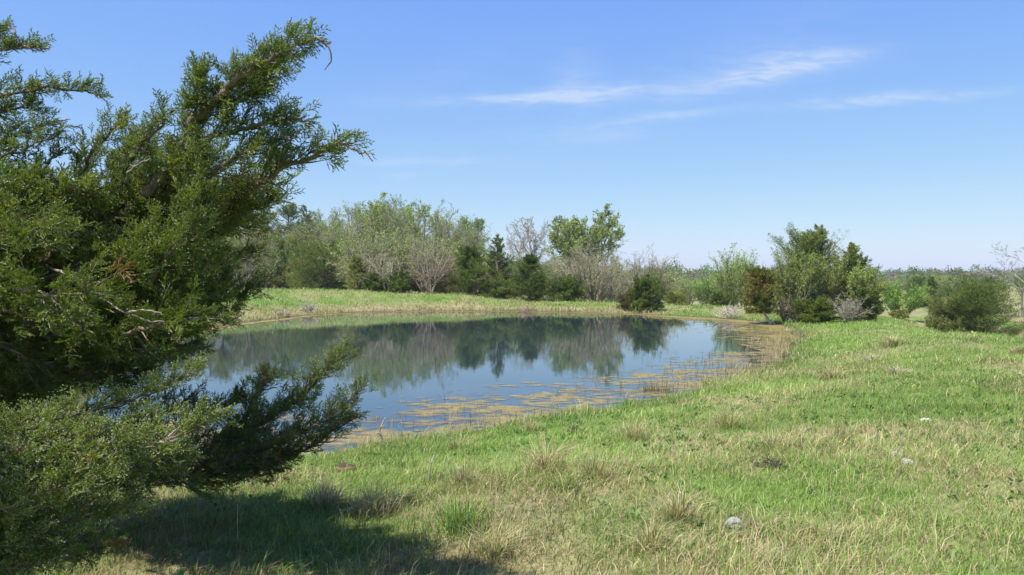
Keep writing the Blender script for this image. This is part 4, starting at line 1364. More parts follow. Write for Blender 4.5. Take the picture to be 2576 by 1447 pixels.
# second stem of the same tree, beyond the frame's left edge
bough(JUN, [foot, (-480, 1000, 4.3), (-520, 700, 4.1), (-470, 400, 4.1), (-400, 150, 4.1), (-370, -60, 4.1), (-340, -220, 4.1)], .07, .008, rj, t0=.3, n_sub=30, sub=.45, tone=.3, berry=.3, name="trunk")
BOUGHS = [
    # right reaching shoots of the leaning stem
    ([(470, 372, 3.53), (517, 350, 3.48), (570, 335, 3.43), (628, 318, 3.38), (709, 300, 3.33), (752, 305, 3.33), (787, 325, 3.33)], .014, dict(spray=.105, dens=.036, t0=.2, n_sub=40, sub=0.122, hook=.14, tone=.4, berry=.7)),
    ([(390, 610, 4.01), (480, 560, 3.96), (560, 520, 3.91), (628, 480, 3.74), (702, 428, 3.48), (775, 397, 3.43), (849, 368, 3.38), (895, 376, 3.38), (938, 406, 3.38)], .022, dict(spray=.105, dens=.036, t0=.1, n_sub=51, sub=0.216, hook=.10, tone=.5, berry=.8)),
    ([(440, 500, 3.74), (520, 445, 3.43), (600, 390, 3.38), (665, 362, 3.38), (715, 348, 3.38), (757, 356, 3.38)], .016, dict(spray=.105, dens=.036, t0=.1, n_sub=48, sub=0.216, hook=.08, tone=.45, berry=.7)),
    ([(380, 660, 4.06), (470, 600, 4.06), (560, 555, 4.01), (646, 522, 3.96), (692, 503, 3.84), (740, 512, 3.84)], .018, dict(spray=.105, dens=.036, t0=.08, n_sub=54, sub=0.216, hook=.12, tone=.3, berry=.5)),
    ([(330, 640, 3.86), (430, 605, 3.81), (520, 575, 3.76), (600, 568, 3.76), (672, 580, 3.76)], .014, dict(spray=.105, dens=.036, t0=.1, n_sub=45, sub=0.173, hook=.1, tone=.7, berry=.3)),
    ([(250, 690, 4.28), (380, 670, 4.26), (480, 668, 4.26), (560, 660, 4.26), (638, 632, 4.26)], .015, dict(spray=.105, dens=.036, t0=.1, n_sub=40, sub=0.187, tone=.05, berry=.1)),
    ([(230, 740, 4.38), (360, 745, 4.36), (480, 755, 4.36), (570, 750, 4.36), (650, 728, 4.36)], .018, dict(spray=.105, dens=.036, t0=.1, n_sub=51, sub=0.216, tone=.05, berry=.1)),
    ([(200, 780, 4.38), (340, 810, 4.36), (440, 818, 4.36), (560, 796, 4.36), (600, 770, 4.36)], .018, dict(spray=.105, dens=.036, t0=.08, n_sub=51, sub=0.202, tone=.05, berry=.1, rise=.05)),
    ([(180, 800, 4.28), (300, 850, 4.38), (400, 878, 4.26), (480, 872, 4.26), (500, 850, 4.26)], .016, dict(spray=.105, dens=.036, t0=.08, n_sub=51, sub=0.202, tone=.0, berry=.05, rise=-.1)),
    ([(60, 800, 4.18), (180, 880, 4.28), (300, 925, 4.28), (390, 930, 4.16)], .016, dict(spray=.105, dens=.036, t0=.05, n_sub=51, sub=0.216, tone=.0, berry=.05, rise=-.1)),
    ([(-60, 830, 4.08), (80, 900, 4.18), (200, 940, 4.18), (300, 960, 4.18)], .016, dict(spray=.105, dens=.036, t0=.05, n_sub=51, sub=0.216, tone=.0, berry=.05, rise=-.1)),
    ([(560, 210, 3.48), (540, 225, 3.43), (505, 215, 3.38), (508, 190, 3.38)], .009, dict(spray=.105, dens=.036, t0=.2, n_sub=54, sub=0.108, tone=.4, berry=.6)),
    ([(498, 300, 3.48), (490, 280, 3.43), (500, 250, 3.38)], .009, dict(spray=.105, dens=.036, t0=.2, n_sub=67, sub=0.115, tone=.35, berry=.5)),
    ([(600, 190, 3.48), (640, 195, 3.43), (690, 175, 3.38)], .009, dict(spray=.105, dens=.036, t0=.1, n_sub=81, sub=0.101, tone=.4, berry=.7)),
    ([(560, 250, 3.48), (600, 255, 3.43), (640, 240, 3.38), (672, 228, 3.38)], .010, dict(spray=.105, dens=.036, t0=.1, n_sub=74, sub=0.122, tone=.4, berry=.7)),
    # left hand side of the crown
    ([(318, 560, 4.18), (300, 480, 4.1), (330, 400, 3.88), (391, 330, 3.57), (435, 282, 3.57), (468, 292, 3.57)], .014, dict(spray=.10, dens=.036, t0=.15, n_sub=36, sub=0.151, hook=.06, tone=.5, berry=.7)),
    ([(200, 600, 4.3), (190, 500, 4.1), (222, 400, 4), (262, 345, 4), (300, 318, 3.95), (318, 300, 3.83)], .014, dict(spray=.10, dens=.036, t0=.1, n_sub=36, sub=0.151, hook=.06, tone=.6, berry=.8)),
    ([(60, 740, 4.4), (60, 600, 4.1), (90, 480, 4), (130, 405, 3.95), (160, 375, 3.95)], .016, dict(spray=.10, dens=.036, t0=.1, n_sub=36, sub=0.174, tone=.45, berry=.5)),
    ([(-40, 760, 4.3), (-20, 620, 4), (20, 520, 3.9), (50, 440, 3.85)], .016, dict(spray=.10, dens=.036, t0=.1, n_sub=36, sub=0.186, tone=.45, berry=.4)),
    ([(-250, 300, 3.9), (-80, 265, 3.8), (0, 240, 3.75), (100, 224, 3.7), (200, 228, 3.7), (240, 237, 3.7), (273, 266, 3.7)], .012, dict(spray=.10, dens=.036, t0=.25, n_sub=28, sub=0.104, hook=.08, tone=.3, berry=.9)),
    ([(-220, 200, 3.9), (-80, 160, 3.8), (0, 130, 3.75), (60, 116, 3.7), (103, 129, 3.7)], .010, dict(spray=.10, dens=.036, t0=.25, n_sub=30, sub=0.087, hook=.06, tone=.4, berry=.8)),
    ([(-280, 420, 3.9), (-60, 370, 3.8), (60, 332, 3.75), (120, 312, 3.7), (176, 300, 3.7)], .012, dict(spray=.10, dens=.036, t0=.2, n_sub=28, sub=0.116, hook=.08, tone=.4, berry=.8)),
    ([(-150, 60, 3.9), (-60, 85, 3.8), (0, 70, 3.75), (25, 60, 3.7), (42, 90, 3.7)], .007, dict(spray=.07, dens=.05, t0=.3, n_sub=12, sub=0.070, hook=.2, tone=.7, berry=.3)),
    ([(-280, 480, 3.9), (-80, 420, 3.8), (40, 385, 3.75), (100, 360, 3.7), (140, 345, 3.7)], .012, dict(spray=.10, dens=.036, t0=.2, n_sub=30, sub=0.128, tone=.3, berry=.5)),
    ([(-250, 330, 3.9), (-120, 300, 3.85), (-20, 285, 3.8), (60, 270, 3.75), (100, 276, 3.75)], .012, dict(spray=.10, dens=.036, t0=.2, n_sub=36, sub=0.116, tone=.2, berry=.5)),
    # fresh growth in front of the stem
    ([(20, 700, 4.2), (60, 560, 3.8), (110, 500, 3.7), (200, 470, 3.65)], .013, dict(t0=.15, n_sub=44, sub=.28, tone=.65, berry=.3)),
    ([(230, 600, 4.2), (300, 520, 3.9), (380, 480, 3.85), (450, 470, 3.8)], .012, dict(t0=.15, n_sub=44, sub=.26, tone=.6, berry=.4)),
    ([(300, 560, 4.2), (400, 560, 3.95), (480, 540, 3.9), (550, 520, 3.9)], .012, dict(t0=.15, n_sub=44, sub=.26, tone=.5, berry=.5)),
    ([(-80, 800, 4.2), (60, 780, 3.8), (160, 800, 3.7), (240, 840, 3.7)], .012, dict(t0=.2, n_sub=34, sub=.26, tone=.25, berry=.2)),
    # lower boughs: the pale near one, then the dark one reaching over the grass
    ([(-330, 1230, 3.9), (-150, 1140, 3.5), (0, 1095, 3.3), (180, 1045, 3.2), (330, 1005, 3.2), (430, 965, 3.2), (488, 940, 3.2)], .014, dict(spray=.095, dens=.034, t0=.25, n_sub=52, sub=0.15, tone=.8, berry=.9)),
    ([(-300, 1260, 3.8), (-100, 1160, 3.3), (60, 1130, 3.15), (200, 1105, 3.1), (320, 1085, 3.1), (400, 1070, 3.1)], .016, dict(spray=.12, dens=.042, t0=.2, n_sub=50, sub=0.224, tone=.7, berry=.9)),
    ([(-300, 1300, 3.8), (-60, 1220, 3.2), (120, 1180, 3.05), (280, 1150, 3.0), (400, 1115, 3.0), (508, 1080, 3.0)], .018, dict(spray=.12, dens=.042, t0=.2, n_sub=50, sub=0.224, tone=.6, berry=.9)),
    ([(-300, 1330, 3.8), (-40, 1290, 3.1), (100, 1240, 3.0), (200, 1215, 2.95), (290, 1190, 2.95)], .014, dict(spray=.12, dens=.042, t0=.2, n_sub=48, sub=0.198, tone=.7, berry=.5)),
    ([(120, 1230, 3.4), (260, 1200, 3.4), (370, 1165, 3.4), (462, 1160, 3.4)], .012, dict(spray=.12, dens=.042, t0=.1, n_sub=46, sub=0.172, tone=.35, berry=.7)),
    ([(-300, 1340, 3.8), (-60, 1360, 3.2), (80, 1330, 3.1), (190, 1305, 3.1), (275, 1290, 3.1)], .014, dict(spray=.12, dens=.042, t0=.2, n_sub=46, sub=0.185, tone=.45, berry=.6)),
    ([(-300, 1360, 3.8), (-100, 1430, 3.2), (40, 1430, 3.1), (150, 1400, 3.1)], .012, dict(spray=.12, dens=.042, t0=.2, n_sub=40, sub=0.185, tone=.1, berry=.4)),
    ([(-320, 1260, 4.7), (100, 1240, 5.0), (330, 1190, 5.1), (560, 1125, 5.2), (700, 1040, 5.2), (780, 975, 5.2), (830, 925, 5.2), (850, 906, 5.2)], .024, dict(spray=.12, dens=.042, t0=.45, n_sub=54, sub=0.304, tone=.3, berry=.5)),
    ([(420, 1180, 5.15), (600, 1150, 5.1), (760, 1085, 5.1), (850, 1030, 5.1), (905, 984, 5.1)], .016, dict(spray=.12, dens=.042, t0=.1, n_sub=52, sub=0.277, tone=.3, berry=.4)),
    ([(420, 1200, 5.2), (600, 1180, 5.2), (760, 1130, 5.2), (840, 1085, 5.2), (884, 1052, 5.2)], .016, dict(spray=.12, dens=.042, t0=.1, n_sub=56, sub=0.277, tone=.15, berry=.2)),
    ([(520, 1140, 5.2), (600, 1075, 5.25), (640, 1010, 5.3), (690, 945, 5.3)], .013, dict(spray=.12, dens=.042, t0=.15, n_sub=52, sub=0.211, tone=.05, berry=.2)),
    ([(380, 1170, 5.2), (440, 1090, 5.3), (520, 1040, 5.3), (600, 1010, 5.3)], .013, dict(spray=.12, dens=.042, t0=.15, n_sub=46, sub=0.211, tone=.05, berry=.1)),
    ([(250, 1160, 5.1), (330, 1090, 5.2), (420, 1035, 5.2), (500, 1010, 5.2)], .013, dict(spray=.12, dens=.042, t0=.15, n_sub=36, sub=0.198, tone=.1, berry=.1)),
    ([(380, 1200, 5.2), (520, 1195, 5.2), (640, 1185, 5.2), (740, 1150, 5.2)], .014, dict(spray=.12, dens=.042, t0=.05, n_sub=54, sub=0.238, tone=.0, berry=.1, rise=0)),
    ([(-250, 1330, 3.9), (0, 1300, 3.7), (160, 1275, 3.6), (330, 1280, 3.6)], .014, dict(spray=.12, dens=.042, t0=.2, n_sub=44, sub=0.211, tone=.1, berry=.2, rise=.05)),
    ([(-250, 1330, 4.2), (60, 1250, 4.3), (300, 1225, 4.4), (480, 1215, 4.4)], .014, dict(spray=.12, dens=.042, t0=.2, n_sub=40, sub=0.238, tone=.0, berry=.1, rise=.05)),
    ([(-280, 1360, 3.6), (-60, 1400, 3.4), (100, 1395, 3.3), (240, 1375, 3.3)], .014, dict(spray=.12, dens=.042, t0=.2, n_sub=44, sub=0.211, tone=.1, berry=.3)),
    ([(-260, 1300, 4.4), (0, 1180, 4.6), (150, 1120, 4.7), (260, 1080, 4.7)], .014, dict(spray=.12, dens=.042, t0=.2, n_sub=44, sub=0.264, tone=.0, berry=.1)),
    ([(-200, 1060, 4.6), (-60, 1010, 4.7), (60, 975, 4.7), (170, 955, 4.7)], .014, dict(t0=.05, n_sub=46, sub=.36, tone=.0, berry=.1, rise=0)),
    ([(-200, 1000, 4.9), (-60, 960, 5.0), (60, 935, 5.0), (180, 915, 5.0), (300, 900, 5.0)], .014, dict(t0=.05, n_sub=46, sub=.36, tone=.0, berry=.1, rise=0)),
    # crown above and left of the frame and behind it, which shades the foreground
    ([foot, (-420, 900, 3.2), (-500, 500, 2.6), (-520, 300, 2.3)], .03, dict(t0=.3, n_sub=50, sub=.55, tone=.3, berry=.3)),
]
for i, (pts, r0, kw) in enumerate(BOUGHS):
    bough(JUN, pts, r0, .0022, rj, **kw)
# shorter boughs that close the crown
CROWN = np.array([(-80, 470), (60, 480), (130, 470), (240, 440), (330, 420), (400, 400), (470, 380), (540, 360), (590, 380), (620, 420), (620, 460), (580, 510), (540, 560),
                  (520, 620), (540, 680), (560, 720), (520, 770), (460, 820), (400, 870), (340, 900), (200, 930), (-80, 920)], float)


def inside(p, poly):
    a, b = poly, np.roll(poly, -1, 0)
    c = ((a[:, 1] > p[1]) != (b[:, 1] > p[1])) & (p[0] < (b[:, 0] - a[:, 0]) * (p[1] - a[:, 1]) / (b[:, 1] - a[:, 1]) + a[:, 0])
    return c.sum() % 2 == 1


nb = 0
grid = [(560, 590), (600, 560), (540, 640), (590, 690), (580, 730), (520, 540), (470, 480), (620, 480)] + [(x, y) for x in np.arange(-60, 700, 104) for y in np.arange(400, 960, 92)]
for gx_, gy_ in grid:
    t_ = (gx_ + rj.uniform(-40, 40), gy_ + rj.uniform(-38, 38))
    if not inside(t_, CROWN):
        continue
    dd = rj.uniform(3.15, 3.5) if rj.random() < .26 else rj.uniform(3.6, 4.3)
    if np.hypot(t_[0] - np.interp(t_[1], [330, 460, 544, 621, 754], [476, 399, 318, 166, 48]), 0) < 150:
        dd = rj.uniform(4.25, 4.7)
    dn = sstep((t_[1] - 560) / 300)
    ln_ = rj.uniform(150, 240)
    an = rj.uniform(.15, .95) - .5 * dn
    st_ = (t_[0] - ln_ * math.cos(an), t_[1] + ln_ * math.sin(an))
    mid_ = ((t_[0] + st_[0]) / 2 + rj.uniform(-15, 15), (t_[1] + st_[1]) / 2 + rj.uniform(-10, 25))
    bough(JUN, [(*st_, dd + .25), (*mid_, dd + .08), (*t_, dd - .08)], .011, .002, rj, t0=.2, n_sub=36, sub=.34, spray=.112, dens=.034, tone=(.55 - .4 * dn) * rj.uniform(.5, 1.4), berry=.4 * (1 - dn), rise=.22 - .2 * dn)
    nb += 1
# the shaded inside of the crown, behind and below the stem
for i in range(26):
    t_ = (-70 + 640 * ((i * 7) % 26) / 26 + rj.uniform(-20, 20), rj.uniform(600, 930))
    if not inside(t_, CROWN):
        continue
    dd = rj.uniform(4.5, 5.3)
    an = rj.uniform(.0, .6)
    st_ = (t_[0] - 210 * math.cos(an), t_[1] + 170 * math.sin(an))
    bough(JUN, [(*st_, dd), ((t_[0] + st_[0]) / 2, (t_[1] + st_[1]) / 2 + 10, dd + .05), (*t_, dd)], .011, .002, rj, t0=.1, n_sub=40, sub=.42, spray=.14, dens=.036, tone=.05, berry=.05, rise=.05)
# unseen boughs added beyond the frame, sunward, to shade the bottom left corner
for i in range(7):
    tx_, ty_ = -3.75 + .13 * i, 2.3 + .1 * ((i * 4) % 7)
    tz_ = 3.1 + .45 * ((i * 3) % 7) / 7
    bough(JUN, [(-4.9, 4.0, 2.4), (-4.6, 3.5, 2.9), ((-4.6 + tx_) / 2, (3.3 + ty_) / 2, tz_), (tx_, ty_, tz_)], .02, .003, rj, t0=.35, n_sub=44, sub=.45, tone=.4, berry=.3, world=True)
# bare pale dead limbs within the crown
for pts, r0 in (([(118, 668, 4.2), (140, 680, 3.7), (207, 706, 3.35), (244, 732, 3.25), (266, 758, 3.2), (318, 787, 3.15), (373, 806, 3.15), (414, 810, 3.15)], .0062),
                ([(207, 706, 3.35), (235, 712, 3.3), (262, 708, 3.3)], .004), ([(318, 787, 3.15), (350, 780, 3.1), (390, 784, 3.1), (410, 792, 3.1)], .004),
                ([(236, 581, 4.3), (262, 596, 4.1), (283, 612, 4.0), (290, 640, 4.0)], .009), ([(318, 470, 3.9), (322, 440, 3.6), (350, 410, 3.5), (380, 400, 3.5)], .008),
                ([(320, 560, 4.1), (370, 545, 3.9), (420, 535, 3.85), (440, 540, 3.85)], .009), ([(170, 640, 4.2), (210, 650, 4.0), (250, 655, 3.95)], .008),
                ([(20, 760, 4.1), (60, 775, 3.9), (110, 770, 3.85), (160, 768, 3.85)], .008), ([(300, 800, 4.1), (340, 840, 4.0), (370, 880, 3.95), (400, 905, 3.95)], .012),
                ([(236, 1192, 3.1), (300, 1165, 3.0), (330, 1158, 2.98)], .008)):
    bough(JUN, pts, r0, .002, rj, n_sub=0, pale=1.0)['label'] = "bare pale dead limb"
# drooping dead tip of the leaning stem
bough(JUN, [(758, 112, 3.02), (798, 96, 3.0), (823, 113, 3.0), (833, 151, 3.0), (817, 177, 3.0)], .004, .0018, rj, n_sub=0, hook=.99, pale=.5, name="dead_twig")

# ------------------------------------------------------------------ stones, clods, twigs and weeds lying about
def lump(px, py, size, col, label, seed, name="stone", cat="stone", mat=M_ROCK, sink=.38, rough=.32, rz=0.0, group=None, cap=None):
    """an irregular lump bedded in the grass"""
    import bmesh
    p = ground_at(px, py)
    bm = bmesh.new()
    bmesh.ops.create_icosphere(bm, subdivisions=4, radius=1.0)
    v = np.array([q.co for q in bm.verts])
    f = np.array([[x.index for x in q.verts] for q in bm.faces])
    bm.free()
    n1 = fbm(v[:, 0] * 1.6 + seed, v[:, 1] * 1.6 + v[:, 2] * 1.3, seed, 4) - .5
    n2 = fbm(v[:, 2] * 2.2 + seed, v[:, 0] * 2.2 - v[:, 1], seed + 5, 3) - .5
    v = v * (1 + rough * 2 * n1 + rough * n2)[:, None]
    c_, s_ = math.cos(rz), math.sin(rz)
    v = v * np.asarray(size) / 2
    v = np.stack([v[:, 0] * c_ - v[:, 1] * s_, v[:, 0] * s_ + v[:, 1] * c_, v[:, 2] + size[2] * (.5 - sink)], 1)
    cc = np.asarray(col) * (1 + .5 * n2)[:, None]
    if cap is not None:
        cc = np.where((v[:, 2] > size[2] * .45)[:, None], np.asarray(cap), cc)
    a = Acc()
    a.add(v + p, f, np.clip(cc, 0, .85))
    return tag(a.build(name, mat, None, p, True), label, cat, group)


ST = "pale stones in the grass"
lump(2329, 1062, (.12, .10, .08), (.55, .565, .53), "bright white stone, brightest and farthest of the pale stones in the grass", 3, rz=-.5, group=ST)
lump(2251, 1146, (.13, .10, .06), (.42, .41, .385), "small flat pale stone with another just below it", 8, rz=-.4, group=ST)
lump(2283, 1166, (.11, .09, .06), (.33, .345, .33), "greyish stone just below right of the small flat pale stone", 14, rz=-.7, group=ST)
lump(1846, 1324, (.13, .105, .085), (.27, .262, .245), "rounded grey stone half hidden in the grass, nearest of the stones", 19, rz=-.3, group=ST)
lump(2197, 1087, (.27, .2, .06), (.25, .165, .095), "flat brown clod lying in the grass between stones and straw tuft", 23, name="soil_clod", cat="clod", mat=M_SOIL, rough=.4)
lump(871, 1186, (.17, .16, .12), (.19, .12, .065), "small mound of brown earth with dark top beside the juniper's low bough", 27, name="dirt_mound", cat="mound", mat=M_SOIL, rough=.35, cap=(.07, .05, .038))


def twigs(px, py, w, h, n, col, label, seed, name="twig_heap", cat="twigs", thick=.004, upr=.25, over_water=False):
    """a loose heap or spray of dead twigs on one spot"""
    rng = np.random.default_rng(seed)
    p = ground_at(px, py)
    a = Acc()
    k = rng.normal(0, .33, (n, 2)) * w * .5
    z = rng.uniform(0, 1, n) ** 1.6 * h * np.exp(-(k ** 2).sum(1) / (w * .5) ** 2)
    d = nrm(np.c_[rng.normal(0, 1, (n, 2)), rng.uniform(0, 1, n) * upr * 2])
    L = w * rng.uniform(.15, .5, n)
    a0 = np.c_[k, z]
    a1 = a0 + d * (L * .55)[:, None]
    a2 = a1 + nrm(d + rng.normal(0, .3, d.shape)) * (L * .45)[:, None]
    a1[:, 2] = np.maximum(a1[:, 2], .01)
    a2[:, 2] = np.maximum(a2[:, 2], .01)
    c = vary(col, n, rng, .22, .05)
    r = np.full(n, thick) * rng.uniform(.6, 1.3, n)
    prisms(a, a0 + p, a1 + p, r, r * .8, c, 4)
    prisms(a, a1 + p, a2 + p, r * .8, r * .4, c, 4)
    return tag(a.build(name, M_BARK, None, p), label, cat)


twigs(1942, 1176, .27, .07, 90, (.085, .072, .060), "dark grey heap of dead twigs in the open grass", 41, upr=.2)
twigs(1444, 1090, .26, .09, 80, (.085, .075, .060), "small dark twig heap near the shore above the largest straw tuft", 42, upr=.25)
twigs(777, 785, 1.3, .45, 90, (.36, .31, .26), "pale tangle of driftwood on the far shore below the broad dark cedar", 43, name="driftwood", cat="driftwood", thick=.016, upr=.8)
twigs(715, 797, .9, .3, 70, (.33, .28, .24), "low grey driftwood by the leaning stick on the far shore", 44, name="driftwood", cat="driftwood", thick=.014, upr=.6)
twigs(1838, 801, 1.6, .55, 170, (.46, .41, .35), "whitish dead brush at the water's edge left of the leaning cedar", 45, name="driftwood", cat="driftwood", thick=.010, upr=.9)
twigs(1320, 783, 1.5, .25, 60, (.30, .22, .17), "brownish drift twigs on the far shore below the pyramid cedar", 46, name="driftwood", cat="driftwood", thick=.013, upr=.5)


def stick(pts, r0, r1, col, label, name="dead_stick", cat="stick", forks=()):
    P = smooth_path(pts, 4)
    a = Acc()
    tube(a, P, np.linspace(r0, r1, len(P)), np.asarray(col), 6, .15)
    for f_ in forks:
        Q = smooth_path(f_, 4)
        tube(a, Q, np.linspace(r0 * .7, r1, len(Q)), np.asarray(col), 5, .1)
    o = a.build(name, M_BARK, None, tuple(P[0]), True)
    return tag(o, label, cat)


q = ground_at(698, 803)
dq = q[1]
stick([q - (0, 0, .1), W(697, 798, dq), W(693, 786, dq), W(688, 777, dq - .1), W(684, 771, dq - .1)], .045, .012, (.48, .43, .37), "leaning pale stick standing at the far shore")
q = ground_at(962, 1112)
dq = q[1]
stick([q - (0, 0, .1), W(960, 1100, dq), W(956, 1085, dq), W(955, 1072, dq)], .014, .009, (.30, .25, .21), "forked pale driftwood stick standing in the water near the shore",
      forks=([W(955, 1074, dq), W(950, 1060, dq), W(948, 1048, dq)], [W(956, 1080, dq), W(962, 1066, dq + .05), W(970, 1050, dq + .08)], [W(958, 1096, dq), W(950, 1090, dq - .1), W(944, 1094, dq - .15)]))
q = ground_at(1412, 1075)
dq = q[1]
stick([q - (0, 0, .03), W(1411, 1050, dq), W(1408, 1025, dq), W(1400, 1005, dq), W(1386, 992, dq), W(1366, 986, dq)], .004, .002, (.55, .47, .32), "long curled dry stalk arching over the near shore", name="dry_stalk", cat="stalk")
q = ground_at(1078, 1215)
dq = q[1]
stick([q - (0, 0, .03), W(1080, 1190, dq), W(1086, 1160, dq), W(1092, 1145, dq + .05)], .006, .003, (.36, .32, .28), "thin grey dead stalk standing in the grass by the near shore", name="dry_stalk", cat="stalk")


def tuft(px, py, w, h, n, label, seed, col=GRASS_S, green=.15, name="straw_tuft", cat="tuft", lean=.85, bw=.005, group="straw tufts in the grass"):
    """one bunch of long blades"""
    rng = np.random.default_rng(seed)
    p = ground_at(px, py)
    n = int(n * .95)
    r = np.minimum(np.abs(rng.normal(0, .2, n)), .42) * w
    th = rng.uniform(0, 2 * np.pi, n)
    x, y = p[0] + r * np.cos(th), p[1] + r * np.sin(th) * .8
    z = terrain(x, y)
    c = np.where((rng.uniform(0, 1, n) < green + .05)[:, None], GRASS_Y, np.asarray(col)) * np.exp(rng.normal(0, .25, (n, 1)))
    h = h * 1.0 * np.exp(-(r / (.55 * w)) ** 2)
    a = Acc()
    blades(a, x, y, z, h * rng.uniform(.45, 1.15, n), bw * rng.uniform(.7, 1.3, n), np.clip(rng.normal(lean, .4, n), .05, 1.6), th + rng.normal(0, 1.3, n), np.clip(c, 0, .8), rng)
    return tag(a.build(name, M_GRASS, None, p), label, cat, group)


GREYS = (.46, .395, .28)
BROWNS = (.40, .315, .22)
for (px, py, w, h, n, lb, kw) in (
        (1375, 1198, .75, .36, 420, "largest pale straw tuft, fanning out in the middle of the sward", {}),
        (1595, 1108, .40, .34, 170, "upright straw tuft near the shore, right of the curled stalk", {}),
        (1828, 1078, .70, .34, 330, "bushy straw tuft on the slope below the weedy islet", {}),
        (1950, 1142, .60, .26, 260, "wide tan straw tuft just above the dark twig heap", {}),
        (2112, 1118, .45, .30, 190, "stiff upright straw tuft left of the flat brown clod", dict(lean=.35)),
        (2000, 1105, .40, .24, 130, "short straw tuft between the wide tan tuft and the stiff tuft", {}),
        (1500, 1202, .45, .30, 170, "loose straw tuft just right of the largest one", {}),
        (1420, 1235, .40, .24, 150, "yellow green tuft at the foot of the largest straw tuft", dict(green=.8)),
        (2246, 872, 1.3, .40, 300, "long pale straw tuft highest on the green ridge", dict(bw=.014)),
        (2196, 912, .75, .26, 200, "small rounded grey tuft on the slope under the ridge", dict(bw=.012, col=GREYS)),
        (2252, 944, .95, .22, 230, "flat spread grey tuft below the rounded grey tuft", dict(bw=.012, col=GREYS)),
        (2560, 892, .7, .26, 160, "brown tuft by itself near the crest at the frame's right side", dict(bw=.012, col=BROWNS)),
        (2090, 950, 1.0, .24, 240, "broad pale tuft on the bank beside the pond's right arm", dict(bw=.011)),
        (1985, 835, 1.2, .35, 160, "grey tuft near the leaning cedar at the pond's right end", dict(bw=.016, col=GREYS)),
        (1705, 1310, .45, .26, 230, "brownish straw tuft left of the rounded grey stone", {}),
        (1640, 1385, .4, .24, 190, "low straw tuft nearest the camera left of the grey stone", {}),
        (1245, 1400, .5, .22, 260, "pale straw tuft low in the open grass in front of everything", {}),
        (935, 1300, .55, .28, 260, "brown dead tuft on the edge of the juniper's shadow", dict(col=BROWNS)),
        (820, 1275, .55, .26, 240, "dull brown tuft inside the juniper's shadow", dict(col=BROWNS)),
        (1165, 1215, .4, .22, 150, "brown knotted tuft between shore and largest straw tuft", dict(col=BROWNS)),
        (1335, 1085, .45, .26, 170, "bleached tuft overhanging the near waterline", {}),
        (1150, 1130, .5, .26, 170, "straw tuft by the near waterline left of the bleached one", {}),
        (1700, 1015, .6, .20, 150, "dark green leafy tuft on the bank below the weedy islet", dict(col=(.085, .17, .035), green=0, name="grass_tuft", group="green tufts in the grass")),
        (1575, 1025, .55, .26, 200, "bright green tuft at the water's edge under the algae", dict(col=(.15, .29, .05), green=.2, name="grass_tuft", group="green tufts in the grass")),
        (1150, 1345, .55, .28, 260, "lush tall green tuft at the edge of the juniper's shadow", dict(col=(.15, .27, .05), green=.3, name="grass_tuft", group="green tufts in the grass", lean=.5)),
        (2440, 860, .8, .24, 140, "green brown tuft on the crest before the big round cedar", dict(bw=.012, col=(.2, .24, .09), name="grass_tuft", group="green tufts in the grass"))):
    tuft(px, py, w, h, n, lb, int(px + py), **kw)

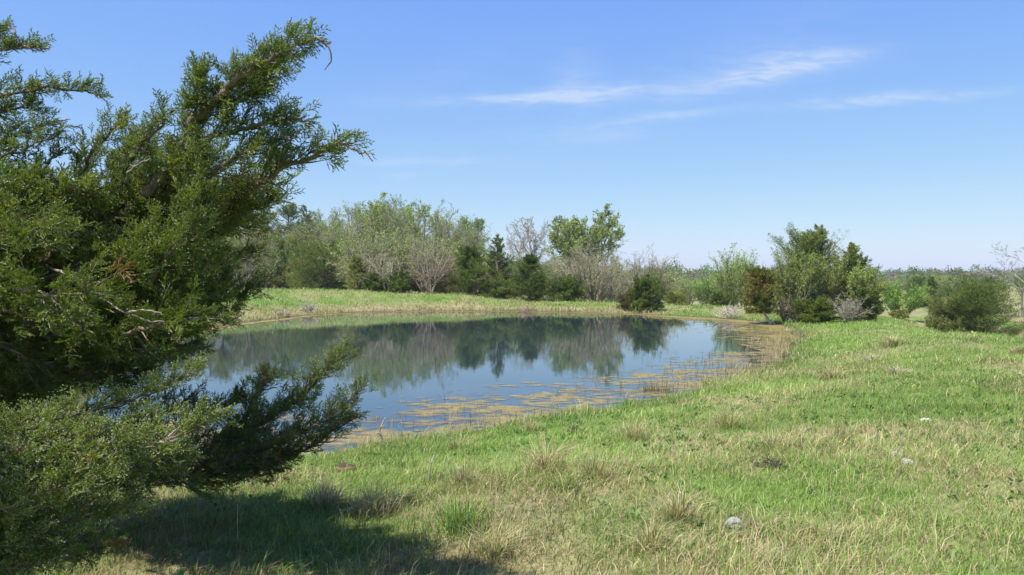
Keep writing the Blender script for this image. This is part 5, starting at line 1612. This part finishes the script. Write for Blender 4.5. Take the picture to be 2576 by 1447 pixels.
# weedy islet off the near shore
q = ground_at(1653, 984)
rng = np.random.default_rng(64)
a = Acc()
m = 170
r = rng.uniform(0, 1, m) ** .6 * .22
th = rng.uniform(0, 6.28, m)
blades(a, q[0] + r * np.cos(th) * 1.3, q[1] + r * np.sin(th), np.zeros(m), rng.uniform(.06, .22, m) + .35 * (rng.uniform(0, 1, m) < .10), np.full(m, .007), rng.uniform(0, .7, m), th, vary((.26, .19, .085), m, rng, .3, .1), rng)
m = 140
r = rng.uniform(0, 1, m) ** .5 * .36
th = rng.uniform(0, 6.28, m)
blades(a, q[0] + r * np.cos(th) * 1.3, q[1] + r * np.sin(th), np.zeros(m), rng.uniform(.02, .05, m), np.full(m, .02), rng.uniform(.4, 1.4, m), th, vary((.34, .29, .05), m, rng, .2, .1), rng)
tag(a.build("weed_islet", M_GRASS, None, q), "weedy islet with dry stems and yellow algae skirt", "islet")

# thin reeds standing in the shallows
rng = np.random.default_rng(66)
a = Acc()
m = 52000
x, y = rng.uniform(-4.5, 12, m), rng.uniform(9, 32, m)
sd = pond_sd(x, y)
dn = fbm(x * .8, y * .8, 44, 3)
ok = (sd < .1) & (sd > -2.4) & (dn > .40) & (rng.uniform(0, 1, m) < np.exp(sd / .75) * 1.0)
x, y, sd = x[ok], y[ok], sd[ok]
m = len(x)
isd = rng.uniform(0, 1, m)
c = np.where((isd < .66)[:, None], np.array([.40, .33, .20]), np.where((isd < .92)[:, None], np.array([.14, .20, .05]), np.array([.07, .06, .045])))
blades(a, x, y, np.zeros(m), rng.gamma(4, .035, m) + .05, np.maximum(.004, .0005 * y), np.abs(rng.normal(0, .5, m)), rng.uniform(0, 6.28, m), c * np.exp(rng.normal(0, .2, (m, 1))), rng)
tag(a.build("reeds", M_GRASS), "thin reeds and dead stems standing in the shallows", "reeds", kind="stuff")

# ------------------------------------------------------------------ the air over the field
import bmesh
bm = bmesh.new()
bmesh.ops.create_cube(bm, size=1.0)
me = bpy.data.meshes.new("haze")
bm.to_mesh(me)
bm.free()
hz = bpy.data.objects.new("haze", me)
COL.objects.link(hz)
zlo = float(GZ.min()) - 1.0
hz.scale = (13000, 13000, 16.0 - zlo)
hz.location = (0, 0, (16.0 + zlo) / 2)
mh = bpy.data.materials.new("haze")
mh.use_nodes = True
mh.node_tree.nodes.clear()
ho = nn(mh.node_tree, 'ShaderNodeOutputMaterial')
hv = nn(mh.node_tree, 'ShaderNodeVolumePrincipled')
hv.inputs['Color'].default_value = (0.86, 0.92, 1.0, 1)
hv.inputs['Density'].default_value = 0.00022
hv.inputs['Anisotropy'].default_value = 0.0
mh.node_tree.links.new(hv.outputs[0], ho.inputs['Volume'])
me.materials.append(mh)
tag(hz, "thin spring haze over the field", "haze", kind="stuff")
